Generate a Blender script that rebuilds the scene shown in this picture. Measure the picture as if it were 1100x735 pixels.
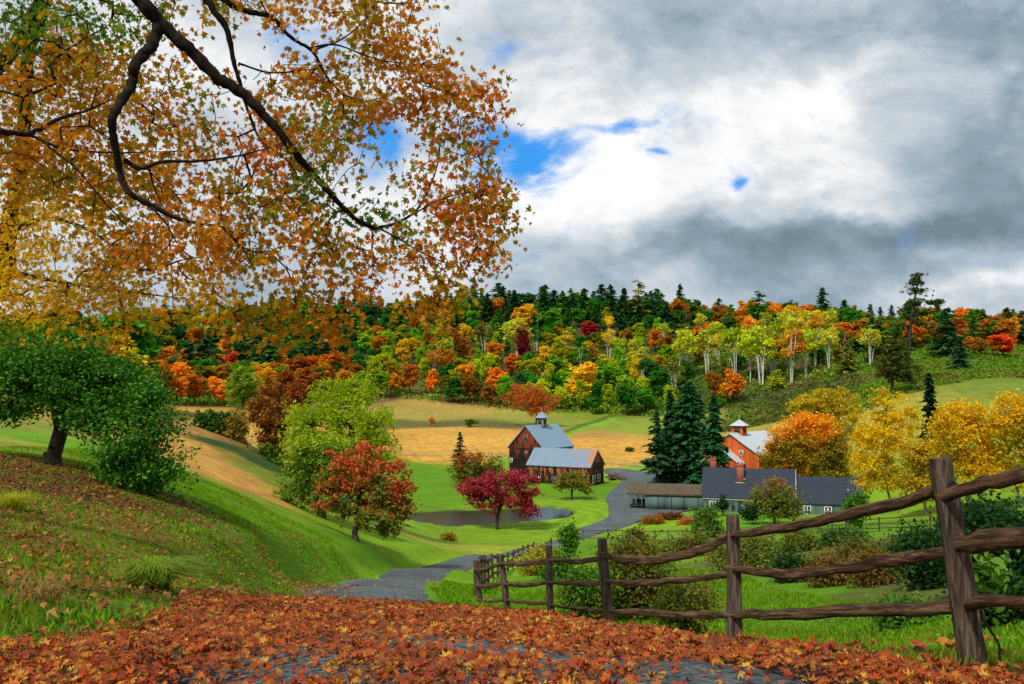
import bpy, math, random
import numpy as np
from mathutils import Vector
R = np.random.default_rng(7)
random.seed(7)
sc = bpy.context.scene
for o in list(bpy.data.objects): bpy.data.objects.remove(o)
rad = math.radians

# ---------------------------------------------------------------- camera
F = 856.0                       # focal length in photo pixels (28 mm on 36 mm)
PITCH = math.atan((425 - 367.5) / F)
cd = bpy.data.cameras.new('camera'); cam = bpy.data.objects.new('camera', cd)
sc.collection.objects.link(cam); sc.camera = cam
cd.sensor_width = 36; cd.lens = 28.0; cd.clip_start = 0.05; cd.clip_end = 8000
cam.location = (0, 0, 0); cam.rotation_euler = (math.pi / 2 + PITCH, 0, 0)

def pdir(px, py):
    a = (px - 550) / F; b = (367.5 - py) / F
    c, s = math.cos(PITCH), math.sin(PITCH)
    return np.array([a, c - b * s, s + b * c])
def P(px, py, Y):               # the point seen at a photo pixel, Y metres ahead
    d = pdir(px, py); return d * (Y / d[1])

# ---------------------------------------------------------------- light
SUN_EL, SUN_AZ = rad(50), rad(-148)     # azimuth from +Y towards +X
sd = bpy.data.lights.new('sun', 'SUN'); sd.energy = 3.6; sd.angle = rad(5); sd.color = (1, .94, .84)
so = bpy.data.objects.new('sun', sd); sc.collection.objects.link(so)
sv = Vector((math.sin(SUN_AZ) * math.cos(SUN_EL), math.cos(SUN_AZ) * math.cos(SUN_EL), math.sin(SUN_EL)))
so.rotation_euler = sv.to_track_quat('Z', 'Y').to_euler(); so.location = (0, 0, 300)
sc.view_settings.view_transform = 'Standard'; sc.view_settings.look = 'None'
sc.view_settings.exposure = 0.18; sc.view_settings.gamma = 1.0
sc.view_settings.use_curve_mapping = False

# node helper -----------------------------------------------------------
class NT:
    def __init__(s, nt): s.nt = nt; s.x = 0
    def n(s, t, **kw):
        k = s.nt.nodes.new(t); s.x += 1; k.location = (s.x * 30, 0)
        for a, v in kw.items(): setattr(k, a, v)
        return k
    def l(s, a, b): s.nt.links.new(a, b)
    def put(s, sock, v):
        if hasattr(v, 'is_output'): s.l(v, sock)
        elif isinstance(v, (tuple, list)):
            sock.default_value = tuple(v) + (1,) * (len(sock.default_value) - len(v))
        else: sock.default_value = v
    def m(s, op, a, b=0.0, c=0.0, clamp=False):
        k = s.n('ShaderNodeMath', operation=op, use_clamp=clamp)
        s.put(k.inputs[0], a); s.put(k.inputs[1], b); s.put(k.inputs[2], c)
        return k.outputs[0]
    def mix(s, f, a, b, bt='MIX'):
        k = s.n('ShaderNodeMix', data_type='RGBA', blend_type=bt)
        s.put(k.inputs[0], f); s.put(k.inputs[6], a); s.put(k.inputs[7], b); return k.outputs[2]
    def noise(s, vec, scale, det=4, rough=.55, dist=0, out=0):
        k = s.n('ShaderNodeTexNoise')
        if vec is not None: s.l(vec, k.inputs['Vector'])
        k.inputs['Scale'].default_value = scale; k.inputs['Detail'].default_value = det
        k.inputs['Roughness'].default_value = rough; k.inputs['Distortion'].default_value = dist
        return k.outputs[out]
    def ramp(s, f, stops, interp='LINEAR'):
        k = s.n('ShaderNodeValToRGB'); k.color_ramp.interpolation = interp; s.put(k.inputs[0], f)
        e = k.color_ramp.elements
        if len(stops) == 1: stops = [stops[0], (1.0, stops[0][1])]
        while len(e) < len(stops): e.new(0.5)
        for q, (p, c) in zip(e, stops):
            q.position = p; q.color = tuple(c) + (1,) if len(c) == 3 else c
        return k.outputs[0]
    def mr(s, f, a, b, c=0.0, d=1.0, smooth=True):
        k = s.n('ShaderNodeMapRange'); k.interpolation_type = 'SMOOTHSTEP' if smooth else 'LINEAR'
        s.put(k.inputs[0], f); s.put(k.inputs[1], a); s.put(k.inputs[2], b); s.put(k.inputs[3], c); s.put(k.inputs[4], d)
        return k.outputs[0]

# ---------------------------------------------------------------- world: physical sky behind broken cloud
w = bpy.data.worlds.new('World'); sc.world = w; w.use_nodes = True
T = NT(w.node_tree); w.node_tree.nodes.clear()
sky = T.n('ShaderNodeTexSky', sky_type='NISHITA', sun_disc=False, sun_elevation=SUN_EL, sun_rotation=SUN_AZ)
tc = T.n('ShaderNodeTexCoord'); sep = T.n('ShaderNodeSeparateXYZ'); T.l(tc.outputs['Generated'], sep.inputs[0])
X_, Y_, Z_ = sep.outputs
ay = T.m('MAXIMUM', T.m('ABSOLUTE', Y_), .08)
S_ = T.m('DIVIDE', X_, ay); T_ = T.m('DIVIDE', Z_, ay)
cz = T.m('MAXIMUM', T.m('ADD', Z_, .16), .08)
comb = T.n('ShaderNodeCombineXYZ'); T.l(T.m('DIVIDE', X_, cz), comb.inputs[0]); T.l(T.m('DIVIDE', Y_, cz), comb.inputs[1])
comb2 = T.n('ShaderNodeCombineXYZ'); T.l(S_, comb2.inputs[0]); T.l(T.m('MULTIPLY', T_, 1.5), comb2.inputs[1]); T.l(Y_, comb2.inputs[2])
n1 = T.noise(comb.outputs[0], 1.1, 10, .6, .35)
n2 = T.noise(comb2.outputs[0], 4.2, 12, .62, .5)
n3 = T.noise(comb2.outputs[0], 11.0, 8, .6, .3)
wp = T.noise(comb2.outputs[0], 3.0, 5, .55, 0, 1)
wsp = T.n('ShaderNodeSeparateXYZ'); T.l(wp, wsp.inputs[0])
Sw = T.m('ADD', S_, T.m('MULTIPLY', T.m('SUBTRACT', wsp.outputs[0], .5), .36))
Tw = T.m('ADD', T_, T.m('MULTIPLY', T.m('SUBTRACT', wsp.outputs[1], .5), .26))
def blob(px, py, rx, ry, ang=0.0):
    d = pdir(px, py); s0, t0 = d[0] / d[1], d[2] / d[1]
    a = T.m('SUBTRACT', Sw, s0); b = T.m('SUBTRACT', Tw, t0)
    c, s = math.cos(rad(ang)), math.sin(rad(ang))
    p = T.m('ADD', T.m('MULTIPLY', a, c), T.m('MULTIPLY', b, s))
    q = T.m('SUBTRACT', T.m('MULTIPLY', b, c), T.m('MULTIPLY', a, s))
    p = T.m('POWER', T.m('MULTIPLY', T.m('ABSOLUTE', p), F / rx), 2.0); q = T.m('POWER', T.m('MULTIPLY', T.m('ABSOLUTE', q), F / ry), 2.0)
    return T.m('EXPONENT', T.m('MULTIPLY', T.m('ADD', p, q), -1.0))
base = T.m('ADD', T.m('MULTIPLY', n2, 1.15), T.m('ADD', T.m('MULTIPLY', n3, .55), T.m('MULTIPLY', n1, .30)))
n4 = T.noise(comb2.outputs[0], 24.0, 8, .65, .2)
base = T.m('SUBTRACT', T.m('ADD', base, T.m('MULTIPLY', n4, .26)), .55)
for px, py, rx, ry, an, wt in [
    (700, 180, 200, 110, 14, .25), (800, 120, 100, 60, 20, .13), (880, 95, 70, 22, 25, .25), (620, 215, 90, 45, 0, .22), (730, 95, 90, 40, 0, .12),
    (900, 225, 150, 14, 10, .26), (1075, 318, 60, 22, 0, .35), (700, 292, 110, 14, 0, .16), (560, 190, 30, 25, 0, .3),
    (470, 30, 70, 60, 0, .2), (600, 100, 80, 40, 0, .16), (640, 30, 60, 40, 0, .08), (250, 100, 260, 140, 0, .18), (540, 290, 60, 30, 0, .1), (860, 190, 60, 40, 0, .22),
    (1050, 150, 130, 70, -8, -.34), (980, 30, 200, 45, 0, -.20), (740, 5, 110, 30, 0, -.14), (560, 40, 70, 40, 0, -.10), (640, 60, 60, 30, 0, -.12),
    (800, 262, 260, 30, 8, -.40), (1050, 225, 160, 38, 10, -.40), (610, 262, 110, 32, 0, -.26), (900, 300, 260, 24, 0, -.20), (960, 262, 130, 30, 0, -.12)]:
    base = T.m('ADD', base, T.m('MULTIPLY', blob(px, py, rx, ry, an), wt))
cc = T.ramp(base, [(0.0, (.16, .22, .27)), (.28, (.25, .33, .40)), (.48, (.40, .47, .54)), (.66, (.56, .61, .65)), (.86, (.80, .81, .82)), (1.0, (.90, .90, .88))])
blue = None
for px, py, rx, ry, an, wt in [(582, 158, 52, 26, 32, 1.1), (660, 122, 48, 12, 8, 1.0), (548, 150, 32, 44, 0, .7), (766, 205, 15, 11, 20, .85), (425, 155, 50, 40, 0, 1.0), (350, 60, 60, 50, 0, .5),
                           (690, 160, 22, 8, 0, .8), (560, 70, 18, 22, 0, .5)]:
    b = T.m('MULTIPLY', blob(px, py, rx, ry, an), wt); blue = b if blue is None else T.m('ADD', blue, b)
blue = T.m('ADD', blue, T.m('MULTIPLY', T.m('SUBTRACT', T.noise(comb2.outputs[0], 9, 10, .7, .6), .5), 2.6))
bm_ = T.mr(blue, .1, 1.25)
skyc = T.n('ShaderNodeHueSaturation'); skyc.inputs['Saturation'].default_value = 1.45; skyc.inputs['Value'].default_value = .115
T.l(sky.outputs[0], skyc.inputs['Color'])
skym = T.mix(.8, skyc.outputs[0], (.04, .32, .86))
col = T.mix(bm_, cc, skym)
below = T.mr(Z_, -.02, .0, 0, 1)
col = T.mix(below, (.10, .11, .07), col)
bg = T.n('ShaderNodeBackground'); T.l(col, bg.inputs[0]); bg.inputs[1].default_value = 1.0
wo = T.n('ShaderNodeOutputWorld'); T.l(bg.outputs[0], wo.inputs[0])

# ---------------------------------------------------------------- mesh / object helpers
col_ = sc.collection
def mesh(name, V, Fs, mats=(), mi=None, smooth=False):
    """V (n,3); Fs: (m,k) array or a list of such arrays"""
    if not isinstance(Fs, list): Fs = [Fs]
    Fs = [np.asarray(f, dtype=np.int32) for f in Fs if len(f)]
    me = bpy.data.meshes.new(name); V = np.asarray(V, dtype=np.float32)
    me.vertices.add(len(V)); me.vertices.foreach_set('co', V.ravel())
    idx = np.concatenate([f.ravel() for f in Fs]); tot = np.concatenate([np.full(len(f), f.shape[1], np.int32) for f in Fs])
    st = np.concatenate([[0], np.cumsum(tot)[:-1]]).astype(np.int32)
    me.loops.add(len(idx)); me.loops.foreach_set('vertex_index', idx)
    me.polygons.add(len(tot)); me.polygons.foreach_set('loop_start', st); me.polygons.foreach_set('loop_total', tot)
    for m in mats: me.materials.append(m)
    if mi is not None: me.polygons.foreach_set('material_index', np.asarray(mi, np.int32))
    if smooth: me.polygons.foreach_set('use_smooth', np.ones(len(tot), bool))
    me.update(calc_edges=True); me.validate()
    return me
def obj(name, me, parent=None, loc=None):
    o = bpy.data.objects.new(name, me); col_.objects.link(o)
    if parent is not None: o.parent = parent
    if loc is not None: o.location = [float(c) for c in loc]
    return o
def tag(o, label=None, cat=None, group=None, kind=None):
    if label: o['label'] = label
    if cat: o['category'] = cat
    if group: o['group'] = group
    if kind: o['kind'] = kind
    return o
def thing(name, label, cat, loc=(0, 0, 0), rz=0.0, group=None):
    o = obj(name, None, None, loc); o.rotation_euler = (0, 0, rz); o.empty_display_size = .2
    return tag(o, label, cat, group)
class MB:                        # collects solids into ONE mesh
    def __init__(s): s.V = []; s.F = {}; s.n = 0
    def add(s, V, F, m=0):
        V = np.asarray(V, float); F = np.asarray(F, int) + s.n; s.V.append(V); s.n += len(V)
        s.F.setdefault((F.shape[1], m), []).append(F)
    def box(s, c, d, m=0, rz=0.0, ry=0.0):
        x, y, z = np.array(d) / 2
        V = np.array([[i, j, k] for i in (-x, x) for j in (-y, y) for k in (-z, z)], float)
        if ry: V = V @ np.array([[math.cos(ry), 0, -math.sin(ry)], [0, 1, 0], [math.sin(ry), 0, math.cos(ry)]])
        if rz: V = V @ np.array([[math.cos(rz), math.sin(rz), 0], [-math.sin(rz), math.cos(rz), 0], [0, 0, 1]])
        s.add(V + np.array(c), [[0, 1, 3, 2], [4, 6, 7, 5], [0, 4, 5, 1], [2, 3, 7, 6], [0, 2, 6, 4], [1, 5, 7, 3]], m)
    def prism(s, poly, d, m=0):   # poly: 3-D points of one face, d: extrusion vector
        A = np.asarray(poly, float); B = A + np.asarray(d, float); n = len(A)
        s.add(np.vstack([A, B]), [[i, (i + 1) % n, n + (i + 1) % n, n + i] for i in range(n)], m)
        s.add(A, [list(range(n))[::-1]], m); s.add(B, [list(range(n))], m)
    def tube(s, pts, rs, k=7, m=0, flat=1.0, caps=True, jit=0.0):
        pts = np.asarray(pts, float); n = len(pts); rs = np.broadcast_to(np.asarray(rs, float), (n,))
        tan = np.gradient(pts, axis=0); tan /= np.linalg.norm(tan, axis=1)[:, None] + 1e-9
        up = np.array([0, 0, 1.0]) if abs(tan[0][2]) < .85 else np.array([0, 1.0, 0])
        a = np.cross(tan, up); a /= np.linalg.norm(a, axis=1)[:, None] + 1e-9; b = np.cross(tan, a)
        th = np.arange(k) / k * 2 * math.pi
        rr = rs[:, None] * (1 + (R.normal(0, jit, (n, k)) if jit else 0))
        V = pts[:, None] + rr[..., None] * (np.cos(th)[None, :, None] * a[:, None] * flat + np.sin(th)[None, :, None] * b[:, None])
        i = np.arange(n - 1)[:, None] * k; j = np.arange(k)[None]; j2 = (j + 1) % k
        s.add(V.reshape(-1, 3), np.stack([i + j, i + j2, i + k + j2, i + k + j], -1).reshape(-1, 4), m)
        if caps:
            s.add(V[0], [list(range(k))], m); s.add(V[-1], [list(range(k))[::-1]], m)
    def mesh(s, name, mats, smooth=False):
        Fs = []; mi = []
        for (k, m), L in s.F.items():
            f = np.concatenate(L); Fs.append(f); mi.append(np.full(len(f), m))
        return mesh(name, np.concatenate(s.V), Fs, mats, np.concatenate(mi), smooth)
    def build(s, name, mats, parent=None, smooth=False, loc=None):
        return obj(name, s.mesh(name, mats if isinstance(mats, (list, tuple)) else [mats], smooth), parent, loc)

# ---------------------------------------------------------------- materials
def mat(name):
    m = bpy.data.materials.new(name); m.use_nodes = True; m.node_tree.nodes.clear(); return m, NT(m.node_tree)
def pbr(t, colr, rough=.8, bump=None, bs=.3, dist=.02, spec=.3, metal=0.0):
    p = t.n('ShaderNodeBsdfPrincipled'); t.put(p.inputs['Base Color'], colr); t.put(p.inputs['Roughness'], rough)
    p.inputs['Specular IOR Level'].default_value = spec; t.put(p.inputs['Metallic'], metal)
    if bump is not None:
        b = t.n('ShaderNodeBump'); b.inputs['Strength'].default_value = bs; b.inputs['Distance'].default_value = dist
        t.l(bump, b.inputs['Height']); t.l(b.outputs[0], p.inputs['Normal'])
    o = t.n('ShaderNodeOutputMaterial'); t.l(p.outputs[0], o.inputs[0]); return p
def objco(t): return t.n('ShaderNodeTexCoord').outputs['Object']
def simple(name, c, var=.3, scale=8, rough=.8, bs=.2, stretch=None, spec=.3, metal=0.0):
    m, t = mat(name); v = objco(t)
    if stretch:
        mp = t.n('ShaderNodeMapping'); mp.inputs['Scale'].default_value = stretch; t.l(v, mp.inputs[0]); v = mp.outputs[0]
    n = t.noise(v, scale, 6, .6)
    c = np.array(c, float)
    k = t.ramp(n, [(.3, c * (1 - var)), (.7, np.minimum(c * (1 + var), 1))])
    pbr(t, k, rough, n, bs, .02, spec, metal); return m
def leafmat(name, cols, patch=None, pscale=1.0, plim=(.42, .62), trans=.42, rough=.6, seed=0.0, zgrad=None):
    """leaves: colour picked per leaf; patches of other leaf colours by place in the crown"""
    m, t = mat(name); g = t.n('ShaderNodeNewGeometry'); r = g.outputs['Random Per Island']
    st = [(i / max(1, len(cols) - 1), c) for i, c in enumerate(cols)]
    c = t.ramp(r, st)
    if patch:
        v = objco(t); mp = t.n('ShaderNodeMapping'); mp.inputs['Location'].default_value = (seed, seed * 2, 0); t.l(v, mp.inputs[0])
        n = t.noise(mp.outputs[0], pscale, 3, .5)
        n = t.m('ADD', n, t.m('MULTIPLY', t.m('SUBTRACT', r, .5), .12))
        if zgrad:
            sp = t.n('ShaderNodeSeparateXYZ'); t.l(v, sp.inputs[0])
            n = t.m('ADD', n, t.mr(sp.outputs[2], zgrad[0], zgrad[1], -.22, .22, False))
        c2 = t.ramp(t.m('FRACT', t.m('MULTIPLY', r, 7.31)), [(i / max(1, len(patch) - 1), q) for i, q in enumerate(patch)])
        c = t.mix(t.mr(n, plim[0], plim[1]), c, c2)
    finish_leaf(t, c, trans, rough); return m
def finish_leaf(t, c, trans, rough=.55):
    p = t.n('ShaderNodeBsdfPrincipled'); t.l(c, p.inputs['Base Color']); p.inputs['Roughness'].default_value = rough
    p.inputs['Specular IOR Level'].default_value = .07
    tr = t.n('ShaderNodeBsdfTranslucent'); hs = t.n('ShaderNodeHueSaturation'); hs.inputs['Saturation'].default_value = 1.1; hs.inputs['Value'].default_value = 1.2
    t.l(c, hs.inputs['Color']); t.l(hs.outputs[0], tr.inputs[0])
    ms = t.n('ShaderNodeMixShader'); ms.inputs[0].default_value = trans
    t.l(p.outputs[0], ms.inputs[1]); t.l(tr.outputs[0], ms.inputs[2])
    o = t.n('ShaderNodeOutputMaterial'); t.l(ms.outputs[0], o.inputs[0])
def tintmat(name, hv=.05, trans=.3, alt=0.0):
    """crown colour comes from the object's own colour, leaf by leaf variation"""
    m, t = mat(name); oi = t.n('ShaderNodeObjectInfo'); g = t.n('ShaderNodeNewGeometry'); r = g.outputs['Random Per Island']
    r2 = t.m('FRACT', t.m('MULTIPLY', r, 13.7))
    hs = t.n('ShaderNodeHueSaturation'); t.l(oi.outputs['Color'], hs.inputs['Color'])
    v = t.n('ShaderNodeTexCoord').outputs['Object']
    ad = t.n('ShaderNodeVectorMath', operation='ADD'); t.l(v, ad.inputs[0])
    cx = t.n('ShaderNodeCombineXYZ'); t.l(t.m('MULTIPLY', oi.outputs['Random'], 50), cx.inputs[0]); t.l(cx.outputs[0], ad.inputs[1])
    n = t.noise(ad.outputs[0], .28, 2, .5)
    hue = t.m('ADD', t.m('ADD', .5, t.m('MULTIPLY', t.m('SUBTRACT', r, .4), hv * .7)), t.m('MULTIPLY', t.mr(n, .45, .75, 0, 1), hv * 1.1))
    t.l(hue, hs.inputs['Hue']); t.l(t.mr(r2, 0, 1, .7, 1.35, False), hs.inputs['Value'])
    finish_leaf(t, hs.outputs[0], trans); return m
BARK = simple('bark', (.045, .032, .022), .45, 14, .95, .6, (1, 1, .25))
BARKN = simple('maple_bark', (.022, .015, .011), .6, 22, .95, 1.0, (1, 1, .5), .08)
BARKG = simple('grey_bark', (.16, .14, .11), .4, 6, .95, .5, (1, 1, .3))
m, t = mat('birch_bark'); v = objco(t); mp = t.n('ShaderNodeMapping'); mp.inputs['Scale'].default_value = (1, 1, 5); t.l(v, mp.inputs[0])
pbr(t, t.ramp(t.noise(mp.outputs[0], 1.3, 4), [(.36, (.08, .07, .06)), (.46, (.62, .59, .52))]), .8); BIRCH = m
# ---------------------------------------------------------------- terrain: a height field through surveyed points
CP = [(550,735,4.3),(0,735,4.3),(1100,735,4.7),(300,735,4.3),(800,735,4.5),(550,690,6.6),(400,690,6.6),(250,690,6.5),(700,710,6.0),
 (330,650,10),(460,656,10),(200,668,8),(100,690,6.5),(620,684,8),(800,706,6.5),(1048,716,5.2),(788,697,8),(650,680,11.5),(592,672,13.8),(540,662,17.5),(515,655,21.8),
 (395,651,22),(397,643,30),(437,628,43),(470,615,54),(499,605,62),(535,597,72),(570,590,80),(602,583,90),(640,570,106),(560,600,74),(520,622,44),(560,628,32),(620,600,60),
 (382,580,50),(344,553,62),(378,606,42),(418,597,56),(450,590,62),(480,590,76),(55,497,25),(0,480,28),(170,530,25),(100,560,15),(200,600,17),(165,640,10.5),(250,560,24),(300,600,21),(350,613,28),
 (250,640,14),(300,632,17),(0,600,9),(0,520,18),(0,660,6.5),(230,520,36),(215,500,55),(200,482,75),(300,540,50),(300,515,75),(190,452,110),(260,475,110),(330,515,88),(0,440,60),(100,460,60),(-200,480,30),(-300,560,10),
 (460,576,93),(500,575,100),(560,575,100),(450,540,132),(520,540,132),(600,545,126),(640,540,130),(560,517,163),(640,519,160),(450,505,186),(450,490,200),(600,497,196),(690,505,188),(740,520,158),
 (700,560,112),(750,552,119),(850,552,119),(920,552,115),(800,560,108),
 (450,460,250),(350,470,200),(450,450,280),(450,432,330),(600,468,235),(600,452,285),(600,440,320),(700,474,225),(700,447,300),(780,480,205),(820,447,270),
 (200,437,230),(300,437,270),(200,400,330),(300,390,380),(400,400,400),(250,352,540),(400,345,570),(550,335,590),(550,390,430),(550,420,360),(700,340,560),(700,400,370),(800,348,520),(800,400,330),(850,425,290),(850,446,255),
 (900,355,460),(1000,362,400),(1100,366,400),(930,385,300),(1000,402,235),(1050,388,265),(1100,396,260),(1200,400,260),(950,432,185),(1000,560,85),(1100,560,60),(1050,490,130),(950,490,160),(880,520,148),(1150,450,150),
 (880,672,17),(960,692,12),(840,652,20),(950,640,22),(900,600,40),(1000,650,17),(760,640,28),(700,660,20),(650,612,48),(700,585,72),(800,572,88),(700,570,96),(1100,650,11),(1100,600,25),(1000,600,35),(1250,600,20),(1300,700,6),(1000,690,9)]
pts = np.array([P(*c) for c in CP])
ext = [(0,0,-1.5),(-4,0,-1.5),(4,0,-1.55),(0,-12,-1.3),(-12,-10,-.5),(10,-10,-2.2),(-14,2,-.9),(9,2,-2.2),(-8,4,-1.6),
       (-700,700,50),(0,750,55),(700,650,45),(0,1500,20),(-1500,1500,30),(1500,1400,20),(-600,400,45),(700,350,30),(-300,150,12),(400,150,5),(-120,40,6),(150,40,-8),(60,20,-7)]
pts = np.vstack([pts, np.array(ext, float)])
OFF = 20.0
def uv(x, y): return np.stack([x / (y + OFF), np.log(y + OFF)], -1)
C = uv(pts[:, 0], pts[:, 1]); zc = pts[:, 2]
def phi(r2): return .5 * r2 * np.log(r2 + 1e-12)
A = phi(((C[:, None] - C[None]) ** 2).sum(-1)) + np.eye(len(C)) * 2e-4
Q = np.hstack([np.ones((len(C), 1)), C]); M = np.block([[A, Q], [Q.T, np.zeros((3, 3))]])
wts = np.linalg.solve(M, np.concatenate([zc, np.zeros(3)]))
def raw(x, y):
    sh = np.shape(x); U = uv(np.ravel(x).astype(float), np.ravel(y).astype(float)); out = np.empty(len(U))
    for i in range(0, len(U), 20000):
        u = U[i:i + 20000]; out[i:i + 20000] = phi(((u[:, None] - C[None]) ** 2).sum(-1)) @ wts[:-3] + np.hstack([np.ones((len(u), 1)), u]) @ wts[-3:]
    return out.reshape(sh)
NU, NV = 460, 520
us = np.linspace(-1.7, 1.7, NU); vs = np.linspace(math.log(5), math.log(2600), NV)
UU, VV = np.meshgrid(us, vs, indexing='ij'); GY = np.exp(VV) - OFF; GX = UU * (GY + OFF)
GZ = raw(GX, GY)
def smooth(a, lo, hi):
    k = np.clip((a - lo) / (hi - lo), 0, 1); return k * k * (3 - 2 * k)
def polydist(poly, x, y):        # signed distance, negative inside
    poly = np.asarray(poly, float); d = np.full(np.shape(x), 1e9); ins = np.zeros(np.shape(x), bool); n = len(poly)
    for i in range(n):
        a, b = poly[i], poly[(i + 1) % n]; e = b - a
        t_ = np.clip(((x - a[0]) * e[0] + (y - a[1]) * e[1]) / (e @ e + 1e-12), 0, 1)
        d = np.minimum(d, np.hypot(x - a[0] - t_ * e[0], y - a[1] - t_ * e[1]))
        c = ((a[1] > y) != (b[1] > y)) & (x < (b[0] - a[0]) * (y - a[1]) / (b[1] - a[1] + 1e-12) + a[0]); ins ^= c
    return np.where(ins, -d, d)
def linedist(line, x, y):
    line = np.asarray(line, float); d = np.full(np.shape(x), 1e9)
    for a, b in zip(line[:-1], line[1:]):
        e = b - a; t_ = np.clip(((x - a[0]) * e[0] + (y - a[1]) * e[1]) / (e @ e + 1e-12), 0, 1)
        d = np.minimum(d, np.hypot(x - a[0] - t_ * e[0], y - a[1] - t_ * e[1]))
    return d
def spline(pts, n=12):
    p = np.asarray(pts, float); p = np.vstack([2 * p[0] - p[1], p, 2 * p[-1] - p[-2]]); o = []
    for i in range(1, len(p) - 2):
        for q in np.arange(n) / n:
            o.append(.5 * (2 * p[i] + (p[i + 1] - p[i - 1]) * q + (2 * p[i - 1] - 5 * p[i] + 4 * p[i + 1] - p[i + 2]) * q * q + (3 * p[i] - p[i - 1] - 3 * p[i + 1] + p[i + 2]) * q ** 3))
    o.append(p[-2]); return np.array(o)
# soften the left bank
_mk = smooth(-GX, 2.5, 5.0) * smooth(GY, 6, 11) * (1 - smooth(GY, 48, 62)) * (1 - smooth(-linedist([(-1.75, 10), (-3.1, 16), (-4.0, 22), (-5.25, 30), (-5.6, 43), (-5.1, 54)], GX, GY), -4.0, -2.2)) * .9
for _ in range(220):
    _av = GZ.copy(); _av[1:-1, 1:-1] = (GZ[2:, 1:-1] + GZ[:-2, 1:-1] + GZ[1:-1, 2:] + GZ[1:-1, :-2]) / 4; GZ = GZ * (1 - _mk) + _av * _mk
# pond basin
def flatpx(lst, h):              # pixels -> ground plan at level h
    o = []
    for px, py in lst:
        d = pdir(px, py); k = h / d[2]; o.append((d[0] * k, d[1] * k))
    return np.array(o)
WATER = -17.75
POND = flatpx([(425,556),(440,552),(468,549.5),(500,548.5),(540,547),(575,545),(600,546.5),(615,550.5),(606,556.5),(570,560.5),(530,563.5),(505,565),(482,566),(466,563),(455,562),(440,559.5)], WATER)
pc = POND.mean(0); POND = spline(np.vstack([POND, POND[:1]]), 5)[:-1]
pd = polydist(POND, GX, GY)
k = smooth(pd, 0, 9); GZ = np.where(pd < 9, (WATER + .22 + .25 * smooth(pd, 0, 9)) * (1 - k) + GZ * k, GZ)
GZ = GZ - 1.1 * smooth(-pd, -.7, 1.2)
# road, carved a little into the ground
ROADC = [(.4,-14),(.3,-4),(.2,3),(-.5,6.5),(-1.75,10),(-3.1,16),(-4.0,22),(-5.25,30),(-5.6,43),(-5.1,54),(-3.7,62),(-1.3,72),(1.9,80),(5.5,90),(10.5,103),(15.5,112),(20,121)]
ROADC = spline(ROADC, 10)
YARD = [(621,569),(651,558),(654,550),(653,543),(651,536),(658,527),(667,519),(664,513),(650,508),(655,503.5),(690,506.5),(722,512),(738,520),(742,533),(746,547),(738,549.5),(700,558),(660,567),(640,574)]
ydist = None
U0, V0 = us[0], vs[0]; DU, DV = us[1] - us[0], vs[1] - vs[0]
def zg(x, y, Z=None):
    Z = GZ if Z is None else Z
    x = np.asarray(x, float); y = np.maximum(np.asarray(y, float), -14.9)
    a = np.clip((x / (y + OFF) - U0) / DU, 0, NU - 1.001); b = np.clip((np.log(y + OFF) - V0) / DV, 0, NV - 1.001)
    i = a.astype(int); j = b.astype(int); a = a - i; b = b - j
    return Z[i, j] * (1 - a) * (1 - b) + Z[i + 1, j] * a * (1 - b) + Z[i, j + 1] * (1 - a) * b + Z[i + 1, j + 1] * a * b
TS = np.exp(np.linspace(math.log(2.2), math.log(1500), 1400))
def G(px, py, near=0.0):         # where the sight line through a photo pixel meets the ground
    d = pdir(px, py); d = d / d[1]; Y = TS[TS >= max(near, 2.2)]
    f = d[2] * Y - zg(d[0] * Y, Y); h = np.nonzero(f <= 0)[0]
    if len(h) == 0: Yh = Y[np.argmin(f)]
    else:
        q = h[0]; Yh = Y[q] if q == 0 else Y[q - 1] + (Y[q] - Y[q - 1]) * f[q - 1] / (f[q - 1] - f[q] + 1e-9)
    x, y = d[0] * Yh, Yh
    return np.array([x, y, float(zg(x, y))])
def GY_(px, Y):                  # on the ground, in the column of a pixel, Y metres ahead
    x = (px - 550) / F * Y / pdir(px, 400)[1]; return np.array([x, Y, float(zg(x, Y))])
YARDW = np.array([G(*p)[:2] for p in YARD]); YARDW = spline(np.vstack([YARDW, YARDW[:1]]), 4)[:-1]
rd = linedist(ROADC, GX, GY)
_cz = raw(ROADC[:, 0], ROADC[:, 1]); _near = np.full(GX.shape, 1e9); _zr = GZ.copy()
for _p, _z in zip(ROADC, _cz):
    _d = np.hypot(GX - _p[0], GY - _p[1]); _m = _d < _near; _near[_m] = _d[_m]; _zr[_m] = _z
_zl = np.interp(GY, ROADC[:, 1], _cz); _a = (1 - smooth(rd, 1.9, 4.2)) * smooth(GY, 13, 20) * (1 - smooth(GY, 66, 76)); GZ = GZ * (1 - _a) + _zl * _a
yd = polydist(YARDW, GX, GY)
LEAFW = lambda x, y: smooth(y, 9.0, 11.5)
GZ = GZ - .10 * smooth(-rd, -2.3, -1.6) * 1.0 - .10 * smooth(-yd, -.2, .8) * (rd > 1.9)
GZ0 = GZ.copy()
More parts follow.
